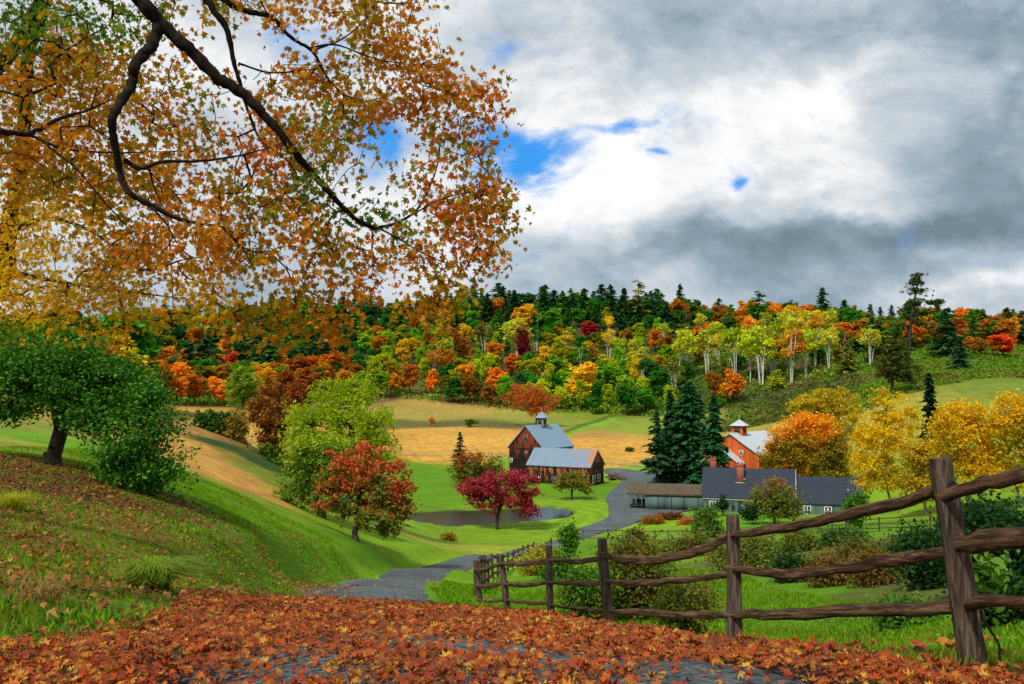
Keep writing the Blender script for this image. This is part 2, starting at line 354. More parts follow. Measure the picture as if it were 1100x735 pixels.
# colours of the ground, by place
GREEN = (.10, .225, .008); GREEN2 = (.165, .285, .012); GREEND = (.05, .16, .008); TAN = (.50, .27, .050); TAN2 = (.40, .23, .05); OLIVE = (.20, .21, .03)
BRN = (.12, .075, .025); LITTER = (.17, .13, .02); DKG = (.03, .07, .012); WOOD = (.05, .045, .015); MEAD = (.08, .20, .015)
CC = [(550,720,BRN),(300,700,BRN),(800,720,BRN),(60,720,BRN),(250,665,(.10,.17,.012)),(150,685,(.09,.14,.012)),(300,640,GREEN),(350,620,GREEN),(250,640,(.10,.22,.01)),(200,600,LITTER),(120,600,LITTER),(60,620,LITTER),(60,560,LITTER),(20,680,(.11,.12,.02)),
 (150,560,LITTER),(250,570,(.12,.20,.012)),(300,580,(.12,.24,.01)),(60,520,(.10,.07,.02)),(130,535,(.09,.05,.02)),(250,540,GREEN2),(220,530,GREEN2),(30,500,GREEN),(20,480,(.25,.25,.03)),(100,485,(.12,.27,.01)),(0,450,(.2,.22,.03)),(300,560,(.17,.29,.012)),(350,585,GREEN2),(322,553,GREEN2),(340,556,GREEN2),(275,545,GREEN2),(360,565,GREEN2),(400,600,GREEN),(420,585,(.16,.28,.01)),(450,590,GREEN2),(478,583,(.26,.30,.03)),(440,570,(.17,.30,.02)),(500,577,GREEN2),
 (560,575,GREEN2),(620,560,GREEN2),(600,545,GREEN2),(560,528,GREEN),(630,530,GREEN),(450,505,GREEN),(470,520,GREEN),(430,530,GREEN),(420,500,GREEN),(700,505,(.16,.30,.02)),(600,497,(.12,.28,.015)),
 (450,470,TAN),(450,487,TAN),(520,470,TAN),(650,480,TAN),(700,480,TAN),(660,492,TAN),(600,480,TAN),(690,490,TAN),(760,480,TAN),(400,470,TAN),(650,472,TAN2),
 (450,435,(.33,.22,.05)),(520,440,(.33,.23,.05)),(450,447,(.30,.24,.05)),(500,456,(.10,.10,.03)),(430,456,(.12,.11,.03)),(560,445,(.24,.24,.04)),(620,455,(.20,.25,.03)),(700,455,(.20,.26,.03)),(720,463,(.22,.26,.03)),(640,445,(.17,.22,.02)),(800,450,(.26,.24,.04)),(800,470,(.3,.26,.04)),
 (190,450,(.42,.25,.05)),(200,463,(.38,.20,.05)),(220,482,(.44,.24,.05)),(215,500,TAN),(260,520,(.62,.30,.07)),(300,540,(.58,.27,.07)),(250,490,(.20,.17,.02)),(290,510,(.16,.22,.02)),(280,498,DKG),(330,515,DKG),(230,475,DKG),(340,530,(.10,.2,.02)),(210,490,(.50,.26,.06)),
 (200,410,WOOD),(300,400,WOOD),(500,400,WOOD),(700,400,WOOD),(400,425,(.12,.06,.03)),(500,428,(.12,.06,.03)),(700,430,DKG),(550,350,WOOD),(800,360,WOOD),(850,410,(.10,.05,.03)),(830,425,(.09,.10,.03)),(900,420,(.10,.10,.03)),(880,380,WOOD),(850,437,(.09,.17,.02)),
 (1000,395,MEAD),(1060,395,MEAD),(1100,400,(.14,.19,.02)),(960,385,MEAD),(1000,380,(.12,.26,.02)),(1000,370,WOOD),
 (700,660,(.08,.2,.01)),(650,640,(.08,.2,.01)),(840,660,GREEN),(900,680,GREEN),(820,640,GREEN),(960,640,(.10,.12,.02)),(900,600,(.10,.12,.02)),(950,600,(.11,.10,.02)),(1000,600,DKG),(1000,565,GREEN),(960,550,GREEN2),(1050,530,GREEN2),(850,570,(.08,.17,.015)),(700,580,(.12,.24,.015)),(640,590,GREEN),(620,625,GREEN),
 (560,630,GREEN),(590,610,(.14,.3,.01)),(500,640,GREEN),(540,650,GREEN),(660,690,(.09,.18,.012)),(760,705,(.09,.17,.012)),(1000,705,(.07,.12,.012)),(1080,700,(.06,.1,.012)),(700,565,GREEN2),(760,560,(.10,.25,.01)),(950,660,(.09,.10,.02))]
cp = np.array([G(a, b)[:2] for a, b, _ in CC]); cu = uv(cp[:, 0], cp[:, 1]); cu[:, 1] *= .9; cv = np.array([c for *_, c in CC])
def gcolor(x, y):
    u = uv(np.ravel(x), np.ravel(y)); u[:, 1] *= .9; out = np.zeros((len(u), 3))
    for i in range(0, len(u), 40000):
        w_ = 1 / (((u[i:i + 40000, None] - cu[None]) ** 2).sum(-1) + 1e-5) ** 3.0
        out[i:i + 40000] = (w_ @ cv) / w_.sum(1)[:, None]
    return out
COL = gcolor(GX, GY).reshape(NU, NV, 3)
def paint(poly, c, soft=.6, amt=1.0):
    d = polydist(poly, GX, GY); k_ = (smooth(-d, -soft, soft) * amt)[..., None]; COL[:] = COL * (1 - k_) + np.array(c) * k_
def gp(lst, near=0.0): return np.array([G(a, b, near)[:2] for a, b in lst])
paint(gp([(418,462),(450,459.5),(500,458.5),(545,461),(600,470),(650,471),(700,473),(770,474),(770,486),(700,498),(660,496),(600,491),(548,488),(500,487),(420,486)]), TAN, 2.0, .9)
def paintline(pts_, c, wd, amt=.8):
    d = linedist(pts_, GX, GY); k_ = (smooth(-d, -wd, -wd * .4) * amt)[..., None]; COL[:] = COL * (1 - k_) + np.array(c) * k_
paintline(gp([(600,468),(625,457),(655,447),(700,446.5),(760,445)]), DKG, 2.2)
paintline(gp([(606,469),(632,458),(660,449)]), (.16, .36, .02), 2.2)
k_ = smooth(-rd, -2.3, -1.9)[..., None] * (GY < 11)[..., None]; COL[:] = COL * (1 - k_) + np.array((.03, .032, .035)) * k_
k_ = smooth(-pd, -.5, .1)[..., None]; COL[:] = COL * (1 - k_) + np.array((.05, .045, .02)) * k_

i = np.arange(NU - 1)[:, None] * NV; j = np.arange(NV - 1)[None]
q = np.stack([i + j, i + NV + j, i + NV + j + 1, i + j + 1], -1).reshape(-1, 4)
gm = mesh('ground', np.stack([GX, GY, GZ], -1).reshape(-1, 3), q, smooth=True)
ca = gm.color_attributes.new('soil', 'FLOAT_COLOR', 'POINT')
ca.data.foreach_set('color', np.concatenate([COL.reshape(-1, 3), np.ones((NU * NV, 1))], 1).astype(np.float32).ravel())
m, t = mat('ground_cover'); at = t.n('ShaderNodeAttribute', attribute_name='soil'); v = objco(t)
na = t.noise(v, .55, 8, .65, .3); nb = t.noise(v, 7.0, 6, .7); nc = t.noise(v, 45, 3, .6); nd = t.noise(v, .06, 4, .5)
mu = t.m('MULTIPLY', t.mr(na, .25, .75, .62, 1.36, False), t.m('MULTIPLY', t.mr(nb, .25, .75, .62, 1.36, False), t.mr(nd, .3, .7, .88, 1.12, False)))
# mowing swathes round the pond, and tufts
ds = t.n('ShaderNodeVectorMath', operation='DISTANCE'); t.l(v, ds.inputs[0]); ds.inputs[1].default_value = (float(pc[0]) + 4, float(pc[1]) - 1, WATER)
sw = t.m('SINE', t.m('ADD', t.m('MULTIPLY', ds.outputs[1], 2.6), t.m('MULTIPLY', na, 1.3)))
swm = t.m('MULTIPLY', t.mr(ds.outputs[1], 40, 60, 1, 0), t.mr(nd, .35, .65, .02, .15))
mu = t.m('MULTIPLY', mu, t.m('ADD', 1.0, t.m('MULTIPLY', sw, swm)))
hs = t.n('ShaderNodeHueSaturation'); t.l(at.outputs['Color'], hs.inputs['Color']); t.l(mu, hs.inputs['Value'])
t.l(t.m('ADD', .5, t.m('MULTIPLY', t.m('SUBTRACT', na, .5), .07)), hs.inputs['Hue'])
hgt = t.m('ADD', t.m('MULTIPLY', nb, 1.0), t.m('MULTIPLY', nc, .4))
pbr(t, hs.outputs[0], .95, hgt, .7, .07, .1)
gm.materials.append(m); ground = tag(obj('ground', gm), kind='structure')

# gravel
m, t = mat('gravel'); v = objco(t)
vo = t.n('ShaderNodeTexVoronoi'); vo.inputs['Scale'].default_value = 28; t.l(v, vo.inputs['Vector'])
g0 = t.ramp(vo.outputs['Color'], [(0, (.022, .029, .031)), (.5, (.068, .087, .092)), (1, (.19, .215, .22))])
big = t.noise(v, .35, 5, .6)
c = t.mix(t.mr(t.noise(v, 1.8, 5, .65), .55, .8, 0, .6), g0, (.10, .10, .055))
hs = t.n('ShaderNodeHueSaturation'); t.l(c, hs.inputs['Color']); t.l(t.mr(big, .3, .7, .7, 1.35, False), hs.inputs['Value'])
pbr(t, hs.outputs[0], .85, vo.outputs['Distance'], .8, .03, .3); GRAVEL = m
def ribbon(name, line, wd, lift, m, nx=9, wob=.18):
    line = np.asarray(line, float); tn = np.gradient(line, axis=0); tn /= np.linalg.norm(tn, axis=1)[:, None]; nr = np.stack([tn[:, 1], -tn[:, 0]], 1)
    ws = np.linspace(-1, 1, nx); k1 = np.cumsum(R.normal(0, 1, len(line))); wv = wd + wob * np.sin(np.arange(len(line)) * .9) * R.uniform(.3, 1, len(line))
    XY = line[:, None] + nr[:, None] * (ws[None, :, None] * wv[:, None, None])
    Z = zg(XY[..., 0], XY[..., 1]) + lift + .05 * (1 - ws[None] ** 2)
    Z[:, 0] -= .2; Z[:, -1] -= .2
    n = len(line); i = np.arange(n - 1)[:, None] * nx; j = np.arange(nx - 1)[None]
    q = np.stack([i + j, i + j + 1, i + nx + j + 1, i + nx + j], -1).reshape(-1, 4)
    return obj(name, mesh(name, np.dstack([XY, Z]).reshape(-1, 3), q, [m], smooth=True))
fine = spline(ROADC[::4], 14)
tag(ribbon('road', fine, 2.02, .10, GRAVEL), kind='structure')
from mathutils.geometry import delaunay_2d_cdt
def patch(name, poly, step, zf, m):
    poly = np.asarray(poly); lo, hi = poly.min(0), poly.max(0)
    gx, gy = np.meshgrid(np.arange(lo[0], hi[0], step), np.arange(lo[1], hi[1], step)); gx = gx.ravel(); gy = gy.ravel()
    s = polydist(poly, gx, gy) < -.35 * step; v2 = [Vector(p) for p in poly] + [Vector((a, b)) for a, b in zip(gx[s], gy[s])]
    r_ = delaunay_2d_cdt(v2, [(i, (i + 1) % len(poly)) for i in range(len(poly))], [], 1, 1e-4)
    V = np.array([tuple(p) for p in r_[0]]); V = np.column_stack([V, zf(V[:, 0], V[:, 1])])
    f = np.array([tuple(x) for x in r_[2]]); return obj(name, mesh(name, V, f, [m], smooth=True))
tag(patch('farmyard', YARDW, 1.2, lambda x, y: zg(x, y) + .15, GRAVEL), kind='structure')
# pond water
m, t = mat('water'); v = objco(t); mp = t.n('ShaderNodeMapping'); mp.inputs['Scale'].default_value = (1, 1.6, 1); t.l(v, mp.inputs[0])
pbr(t, (.012, .022, .022), .07, t.noise(mp.outputs[0], 2.6, 4, .6, .4), .12, .08, .5)
tag(patch('pond', POND, 3.0, lambda x, y: x * 0 + WATER, m), kind='structure')

# ---------------------------------------------------------------- vegetation kit
def rot_rand(n, tilt=1.0):
    """random frames (n,3,3); tilt<1 keeps the leaf normals nearer to vertical"""
    nz = R.normal(0, 1, (n, 3)); nz[:, 2] = np.abs(nz[:, 2]) + (1 - tilt) * 2.0; nz /= np.linalg.norm(nz, axis=1)[:, None]
    a = R.normal(0, 1, (n, 3)); a -= (a * nz).sum(1)[:, None] * nz; a /= np.linalg.norm(a, axis=1)[:, None]
    return np.stack([a, np.cross(nz, a), nz], 1)
RH = np.array([(0, -.5, 0), (.28, 0, .05), (0, .55, 0), (-.28, 0, .05)], float); RHF = np.array([[0, 1, 2, 3]])
HX = np.array([(0, -.5, 0), (.27, -.2, .04), (.24, .2, .04), (0, .5, -.06), (-.24, .2, .04), (-.27, -.2, .04)], float); HXF = np.array([[0, 1, 2, 3, 4, 5]])
BL = np.array([(-.42, -.3, 0), (.1, -.5, .1), (.45, -.1, 0), (.3, .42, .08), (-.2, .5, 0), (-.5, .12, .1)], float)   # a spray of leaves seen as one
def maple_leaf(curl=.12):
    r_ = [(0, .06), (-150, .42), (-128, .30), (-100, .50), (-80, .27), (-50, .56), (-28, .30), (0, .62), (28, .30), (50, .56), (80, .27), (100, .50), (128, .30), (150, .42)]
    P_ = [(0, 0, .03)] + [(math.sin(rad(a)) * q, math.cos(rad(a)) * q - .0, -curl * q * q * 2) for a, q in r_[1:]] + [(0, -.12, 0)]
    n = len(P_) - 1; return np.array(P_), np.array([[0, k + 1, (k + 1) % n + 1] for k in range(n)])
MLV, MLF = maple_leaf()
ML5 = np.array([(0, -.3, 0), (.42, -.28, -.05), (.22, .0, .04), (.5, .25, -.05), (.17, .2, .03), (0, .6, -.05), (-.17, .2, .03), (-.5, .25, -.05), (-.22, 0, .04), (-.42, -.28, -.05)])
ML5F = np.array([[0, 1, 2], [2, 3, 4], [4, 5, 6], [6, 7, 8], [8, 9, 0], ]); ML5Q = np.array([[0, 2, 4, 6], ])
ML5T = np.array([[0, 1, 2], [2, 3, 4], [4, 5, 6], [6, 7, 8], [8, 9, 0], [0, 2, 8], [2, 4, 8], [4, 6, 8]])
def scatter(pos, size, tv=RH, tf=RHF, tilt=1.0, frames=None):
    n = len(pos); Rm = rot_rand(n, tilt) if frames is None else frames; sz = np.broadcast_to(size, (n,))
    V = pos[:, None] + sz[:, None, None] * np.einsum('ki,nij->nkj', tv, Rm)
    f = (tf[None] + np.arange(n)[:, None, None] * len(tv)).reshape(-1, tf.shape[1]); return V.reshape(-1, 3), f
def in_blobs(bl, n, shell=.45):
    """points in a list of ellipsoids (cx,cy,cz,rx,ry,rz), denser to the outside"""
    bl = np.asarray(bl, float); vol = (bl[:, 3] * bl[:, 4] * bl[:, 5]) ** .75; k_ = R.choice(len(bl), n, p=vol / vol.sum())
    d = R.normal(0, 1, (n, 3)); d /= np.linalg.norm(d, axis=1)[:, None]; r_ = R.uniform(0, 1, n) ** shell
    return bl[k_, :3] + d * r_[:, None] * bl[k_, 3:6]
def grow(root, att, order=None, seg=.5, pen=.25, sag=0.0):
    """join attractor points to a growing skeleton; returns nodes, parents"""
    N = [np.array(p, float) for p in root]; par = [-1] + list(range(len(root) - 1)); pl = [0.0]
    for a, b in zip(root[:-1], root[1:]): pl.append(pl[-1] + float(np.linalg.norm(np.subtract(b, a))))
    cap = len(root) + len(att) * 12; A_ = np.zeros((cap, 3)); L = np.zeros(cap); n = len(root); A_[:n] = N; L[:n] = pl; par = par + [0] * (cap - n)
    d0 = np.linalg.norm(att - A_[n - 1], axis=1) if order is None else order; tips = []
    for a in att[np.argsort(d0)]:
        d = np.linalg.norm(A_[:n] - a, axis=1); c = d + pen * L[:n] * .3; c[:max(1, len(root) // 3)] += 1e3 if len(root) > 3 else 0
        j = int(np.argmin(c)); m_ = max(1, min(10, int(d[j] / seg))); s0 = A_[j].copy(); pr = j; bend = R.normal(0, .10 * d[j], 3)
        for q in range(1, m_ + 1):
            f = q / m_; A_[n] = s0 + (a - s0) * f + bend * math.sin(math.pi * f) + np.array([0, 0, sag * math.sin(math.pi * f) * d[j]]); par[n] = pr
            L[n] = L[pr] + d[j] / m_; pr = n; n += 1
        tips.append(n - 1)
    return A_[:n], np.array(par[:n]), np.array(tips)
def skeleton_mesh(mb, N, par, r0, rmax, e=2.3, k=6, m=0, rmin_draw=0.0):
    n = len(N); s = np.zeros(n); kids = np.zeros(n, int)
    for i in range(n):
        if par[i] >= 0: kids[par[i]] += 1
    s[kids == 0] = r0 ** e
    for i in range(n - 1, 0, -1): s[par[i]] += s[i]
    rr = s ** (1 / e); rr *= min(1.0, rmax / rr[0]) if rr[0] > rmax else 1; rr = np.maximum(rr, r0 * .6)
    if rr[0] < rmax: rr = rr * (1 + (rmax / rr[0] - 1) * smooth(rr, rr[0] * .35, rr[0]))
    idx = [i for i in range(1, n) if rr[i] >= rmin_draw]; i = np.array(idx); p = par[i]
    A_, B = N[p], N[i]; t_ = B - A_; ln = np.linalg.norm(t_, axis=1)[:, None] + 1e-9; t_ /= ln; A_ = A_ - t_ * rr[i][:, None] * .3
    up = np.where(np.abs(t_[:, 2:3]) < .9, np.array([[0, 0, 1.0]]), np.array([[1.0, 0, 0]])); a = np.cross(t_, up); a /= np.linalg.norm(a, axis=1)[:, None]; b = np.cross(t_, a)
    th = np.arange(k) / k * 2 * math.pi; ring = np.cos(th)[None, :, None] * a[:, None] + np.sin(th)[None, :, None] * b[:, None]
    ra = np.minimum(rr[p], rr[i] * 1.35)[:, None, None]; V = np.stack([A_[:, None] + ring * ra, B[:, None] + ring * rr[i][:, None, None]], 1)
    q = np.arange(k); f = np.stack([q, (q + 1) % k, k + (q + 1) % k, k + q], -1)[None] + (np.arange(len(i)) * 2 * k)[:, None, None]
    mb.add(V.reshape(-1, 3), f.reshape(-1, 4), m); return rr
def make_tree(name, label, cat, base, blobs, trunk, rtrunk, nat, nleaf, lsize, lm, bark=BARK, spread=.5, group=None, tv=HX, tf=HXF, tilt=.8, rtip=.01, shell=.5, seg=.5, droop=0.0, extra=None, crown='crown', vert=False, flat=.7, holes=-.75, holes_f=3.2):
    """a tree with its own trunk, limbs and leafy crown. blobs and trunk are relative to its base"""
    tr = thing(name, label, cat, base, 0, group)
    att = in_blobs(blobs, nat, shell); N, par, tips = grow([np.array(p, float) for p in trunk], att, seg=seg)
    mb = MB(); skeleton_mesh(mb, N, par, rtip, rtrunk, k=7)
    ro = [(math.cos(a), math.sin(a)) for a in np.arange(6) * 1.05]
    t0 = np.array(trunk[0], float)
    mb.tube([t0 + (0, 0, -.5), t0 + (0, 0, 0), t0 + (0, 0, rtrunk * 1.5), t0 + (np.array(trunk[1]) - t0) * .5], [rtrunk * 1.5, rtrunk * 1.3, rtrunk * 1.08, rtrunk * .97], 9, jit=.06)
    mb.build('trunk', bark, tr, True)
    tp = N[tips]; k_ = R.integers(0, len(tp), nleaf); pos = tp[k_] + R.normal(0, 1, (nleaf, 3)) * spread * np.array([1, 1, flat])
    if droop: pos[:, 2] -= np.abs(R.exponential(droop, nleaf))
    fr = None
    if vert:
        fr = rot_rand(nleaf); ax = np.tile([0, 0, -1.0], (nleaf, 1)) + R.normal(0, .22, (nleaf, 3)); ax /= np.linalg.norm(ax, axis=1)[:, None]
        a = np.cross(ax, R.normal(0, 1, (nleaf, 3))); a /= np.linalg.norm(a, axis=1)[:, None]; fr = np.stack([a, ax, np.cross(a, ax)], 1)
    ext_ = max(1.0, np.ptp(tp, axis=0).max()); ph = R.uniform(0, 6.28, 6); kf = holes_f * 2 * math.pi / ext_; q = pos * kf
    hol = np.sin(q[:, 0] + ph[0] + 1.3 * np.sin(q[:, 2] * .7 + ph[1])) + np.sin(q[:, 1] * 1.1 + ph[2] + np.sin(q[:, 0] * .8 + ph[3])) + 1.2 * np.sin(q[:, 2] * 1.5 + ph[4] + 1.2 * np.sin(q[:, 1] + ph[5]))
    keep = hol + R.normal(0, .35, nleaf) > holes; pos = pos[keep]; nleaf = len(pos); fr = None if fr is None else fr[keep]
    V, f = scatter(pos, lsize * R.uniform(.6, 1.3, nleaf), tv, tf, tilt, fr)
    obj(crown, mesh(crown, V, f, [lm]), tr); return tr
def pxblobs(base, Y, lst, depth=1.0):
    o = []
    for px, py, rx, ry, *dy in lst:
        c = P(px, py, Y + (dy[0] if dy else 0)) - np.array(base); s = Y / F; o.append((c[0], c[1], c[2], rx * s, (rx * s + ry * s) * .5 * depth, ry * s))
    return o
def pxline(base, Y, lst): return [P(px, py, Y + (d[0] if d else 0)) - np.array(base) for px, py, *d in lst]
# ---------------------------------------------------------------- buildings
def boardmat(name, base, dark, red, boards=3.2, stain=.5):
    m, t = mat(name); v = objco(t); sp = t.n('ShaderNodeSeparateXYZ'); t.l(v, sp.inputs[0])
    u = t.m('MULTIPLY', t.m('ADD', sp.outputs[0], t.m('MULTIPLY', sp.outputs[1], 1.0)), boards)
    fl = t.m('FLOOR', u); fr = t.m('FRACT', u)
    wn = t.n('ShaderNodeTexWhiteNoise', noise_dimensions='1D'); t.l(fl, wn.inputs['W'])
    mp = t.n('ShaderNodeMapping'); mp.inputs['Scale'].default_value = (1.4, 1.4, .28); t.l(v, mp.inputs[0]); ns = t.noise(mp.outputs[0], 1.6, 7, .68)
    c = t.ramp(wn.outputs['Value'], [(0, base), (.6, red), (1, np.array(base) * .7)])
    st_ = t.mr(t.m('ADD', ns, t.mr(sp.outputs[2], 0, 9, .14, -.16, False)), stain, stain + .13)
    c = t.mix(st_, c, dark); gap = t.mr(t.m('ABSOLUTE', t.m('SUBTRACT', fr, .5)), .42, .5)
    c = t.mix(t.m('MULTIPLY', gap, .75), c, (.015, .01, .008))
    pbr(t, c, .9, t.m('SUBTRACT', ns, gap), .4, .03, .15); return m
def metalmat(name, c1, c2, rust, seams=1.6, rz=.6):
    m, t = mat(name); v = objco(t); sp = t.n('ShaderNodeSeparateXYZ'); t.l(v, sp.inputs[0])
    fr = t.m('FRACT', t.m('MULTIPLY', sp.outputs[0], seams)); gap = t.mr(t.m('ABSOLUTE', t.m('SUBTRACT', fr, .5)), .38, .5)
    mp = t.n('ShaderNodeMapping'); mp.inputs['Scale'].default_value = (1.2, .25, .25); t.l(v, mp.inputs[0]); n = t.noise(mp.outputs[0], 1.1, 7, .65)
    c = t.mix(n, c1, c2); c = t.mix(t.m('MULTIPLY', gap, .3), c, (.22, .27, .32))
    c = t.mix(t.mr(t.m('ADD', n, t.mr(sp.outputs[0], -6, 6, -.16, .05, False)), rz - .08, rz + .03), c, rust)
    pbr(t, c, .55, gap, .6, .04, .4, .15); return m
BARNW = boardmat('barn_boards', (.50, .17, .045), (.020, .014, .012), (.34, .09, .028), 3.0, .455)
BARNG_SHADED = boardmat('barn_gable_boards_shaded', (.26, .050, .018), (.014, .010, .009), (.16, .030, .012), 3.0, .355)  # darker than the side walls: stains plus the gable's shade in the colour
REDB = boardmat('red_barn_boards', (.62, .13, .03), (.13, .025, .012), (.50, .085, .02), 2.6, .58)
GREENW = boardmat('sage_clapboards', (.105, .165, .150), (.07, .115, .105), (.095, .155, .14), .8, .6)
ROOFM = metalmat('barn_metal_roof', (.17, .28, .40), (.26, .37, .48), (.55, .20, .06), 1.3, .80)
ROOFS = metalmat('shed_metal_roof', (.12, .19, .27), (.22, .31, .39), (.50, .17, .05), 1.6, .60)
ROOFR = metalmat('pale_metal_roof', (.42, .50, .56), (.58, .63, .66), (.35, .22, .15), .9, .85)
m, t = mat('slate_shingles'); v = objco(t); br = t.n('ShaderNodeTexBrick'); t.l(v, br.inputs['Vector']); br.inputs['Scale'].default_value = 2.2
t.put(br.inputs['Color1'], (.028, .036, .055)); t.put(br.inputs['Color2'], (.050, .060, .085)); t.put(br.inputs['Mortar'], (.014, .018, .026))
pbr(t, t.mix(t.noise(v, .9, 5), br.outputs[0], (.022, .032, .05)), .8, br.outputs[1], .3, .02, .2); SLATE = m
m, t = mat('chimney_brick'); v = objco(t); br = t.n('ShaderNodeTexBrick'); t.l(v, br.inputs['Vector']); br.inputs['Scale'].default_value = 4
t.put(br.inputs['Color1'], (.34, .075, .045)); t.put(br.inputs['Color2'], (.22, .05, .035)); t.put(br.inputs['Mortar'], (.3, .26, .22)); pbr(t, br.outputs[0], .9); BRICK = m
WHITE = simple('white_trim', (.62, .63, .60), .15, 4); GLASS = simple('window_glass', (.03, .045, .055), .3, 2, .08, 0, None, .6)
STONE = simple('field_stone', (.16, .14, .12), .5, 2.2, .9, .8); DARKW = simple('dark_timber', (.05, .035, .025), .4, 5); BROWNROOF = simple('mossy_shakes', (.085, .065, .04), .5, 3.0, .9, .6)
LEADM = simple('lead_flashing', (.45, .47, .5), .15, 6, .4); GREYT = simple('grey_timber', (.22, .20, .18), .4, 5)
def gable(o, L, W, eh, rise, wm, rm, gm_=None, over=.35, th=.16, z0=-1.2, found=None):
    x = L / 2; y = W / 2
    wb = MB(); top = eh + rise - .02
    wb.add([(-x, -y, 0), (x, -y, 0), (x, -y, eh), (-x, -y, eh)], [[0, 1, 2, 3]]); wb.add([(-x, y, 0), (x, y, 0), (x, y, eh), (-x, y, eh)], [[3, 2, 1, 0]])
    for sx in (-x, x): wb.add([(sx, -y, 0), (sx, y, 0), (sx, y, eh), (sx, 0, top), (sx, -y, eh)], [[0, 1, 2, 3, 4] if sx > 0 else [4, 3, 2, 1, 0]], 1 if sx < 0 else 0)
    wb.build('wall', [wm, gm_ or wm], o)
    fb = MB(); fb.box((0, 0, z0 / 2 + .1), (L + .12, W + .12, abs(z0) + .2)); fb.build('foundation', found or STONE, o)
    rb = MB(); sl = rise / y; n = np.array([0, 0, th]); ox = x + over
    for s in (-1, 1):
        e = s * (y + over * .8); ez = eh - over * .8 * sl + .03
        rb.prism([(-ox, 0, eh + rise + .03), (ox, 0, eh + rise + .03), (ox, e, ez), (-ox, e, ez)], n)
    r_ = rb.build('roof', rm, o); return r_
def window(o, c, w_, h_, face, frame=WHITE, cross=True, name='window', pane=GLASS, proud=.05):
    """face: 'x+','x-','y-' normal; c on the wall plane"""
    ax, s = face[0], 1 if face[1] == '+' else -1
    def bx(mb, du, dz, wu, hz, dep, out):
        if ax == 'x': mb.box((c[0] + s * out, c[1] + du, c[2] + dz), (dep, wu, hz))
        else: mb.box((c[0] + du, c[1] + s * out, c[2] + dz), (wu, dep, hz))
    f = MB(); b_ = .11
    for q in (-1, 1):
        bx(f, q * (w_ / 2), 0, b_, h_ + b_, .10, proud); bx(f, 0, q * (h_ / 2), w_ - b_, b_, .10, proud)
    if cross: bx(f, 0, 0, .05, h_ - b_, .05, proud - .01); bx(f, 0, 0, w_ - b_, .05, .04, proud - .012)
    fo = f.build(name, frame, o); p_ = MB(); bx(p_, 0, 0, w_ - b_ * .5, h_ - b_ * .5, .03, .02); p_.build('pane', pane, fo); return fo
def cupola(roof, x, z, w_, h_, rw, rh, wm, rm, fin=True):
    b = MB(); b.box((x, 0, z + h_ / 2 - .5), (w_, w_, h_ + 1)); c = b.build('cupola', wm, roof)
    for s in (-1, 1):
        l = MB(); l.box((x, s * (w_ / 2 + .03), z + h_ * .5), (w_ * .55, .06, h_ * .55)); l.build('louvre', DARKW, c)
        l = MB(); l.box((x + s * (w_ / 2 + .03), 0, z + h_ * .5), (.06, w_ * .55, h_ * .55)); l.build('louvre', DARKW, c)
    r_ = MB(); a = rw / 2; zz = z + h_
    r_.add([(x - a, -a, zz), (x + a, -a, zz), (x + a, a, zz), (x - a, a, zz), (x, 0, zz + rh)], [[0, 1, 4], [1, 2, 4], [2, 3, 4], [3, 0, 4]]); r_.add([(x - a, -a, zz - .01), (x + a, -a, zz - .01), (x + a, a, zz - .01), (x - a, a, zz - .01)], [[3, 2, 1, 0]])
    if fin: r_.tube([(x, 0, zz + rh - .1), (x, 0, zz + rh + .9)], .05, 5)
    r_.build('cupola_roof', rm, c)
def chimney(parent, c, w_, d, h_):
    b = MB(); b.box((c[0], c[1], c[2] + h_ / 2), (w_, d, h_)); b.box((c[0], c[1], c[2] + h_ - .2), (w_ + .12, d + .12, .16))
    k_ = b.build('chimney', BRICK, parent); p_ = MB()
    for s in (-.25, .25): p_.box((c[0] + s * w_, c[1], c[2] + h_ + .16), (.22, .26, .32))
    p_.build('chimney_pot', BRICK, k_); return k_

# big barn
def at_ridge(px, py, Y, ang, L):      # centre of a ridge whose left end shows at a pixel
    a = P(px, py, Y); return a + np.array([math.cos(ang), math.sin(ang), 0]) * L / 2
a = rad(55); L = 11.9; c = at_ridge(565, 458, 166, a, L); zb = c[2] - 10.8
barn = thing('barn', 'tall weathered red barn with blue grey metal roof and a cupola', 'barn', (c[0], c[1], zb), a)
r_ = gable(barn, L, 8.5, 6.4, 4.4, BARNW, ROOFM, BARNG_SHADED)
cupola(r_, .1, 10.7, 1.5, 1.7, 2.3, 1.25, GREYT, ROOFM)
for y, z, w_, h_ in [(0, 8.3, .8, 1.2), (0, 5.2, .5, .8), (3.7, 3.6, .6, .9), (2.6, 1.0, 1.0, 1.0)]: window(barn, (-L / 2, y, z), w_, h_, 'x-', GREYT if z > 4 else WHITE, z < 4)
b = MB(); b.box((-L / 2 - .04, 0, 6.3), (.08, 8.3, .2)); b.build('band_board', DARKW, barn)
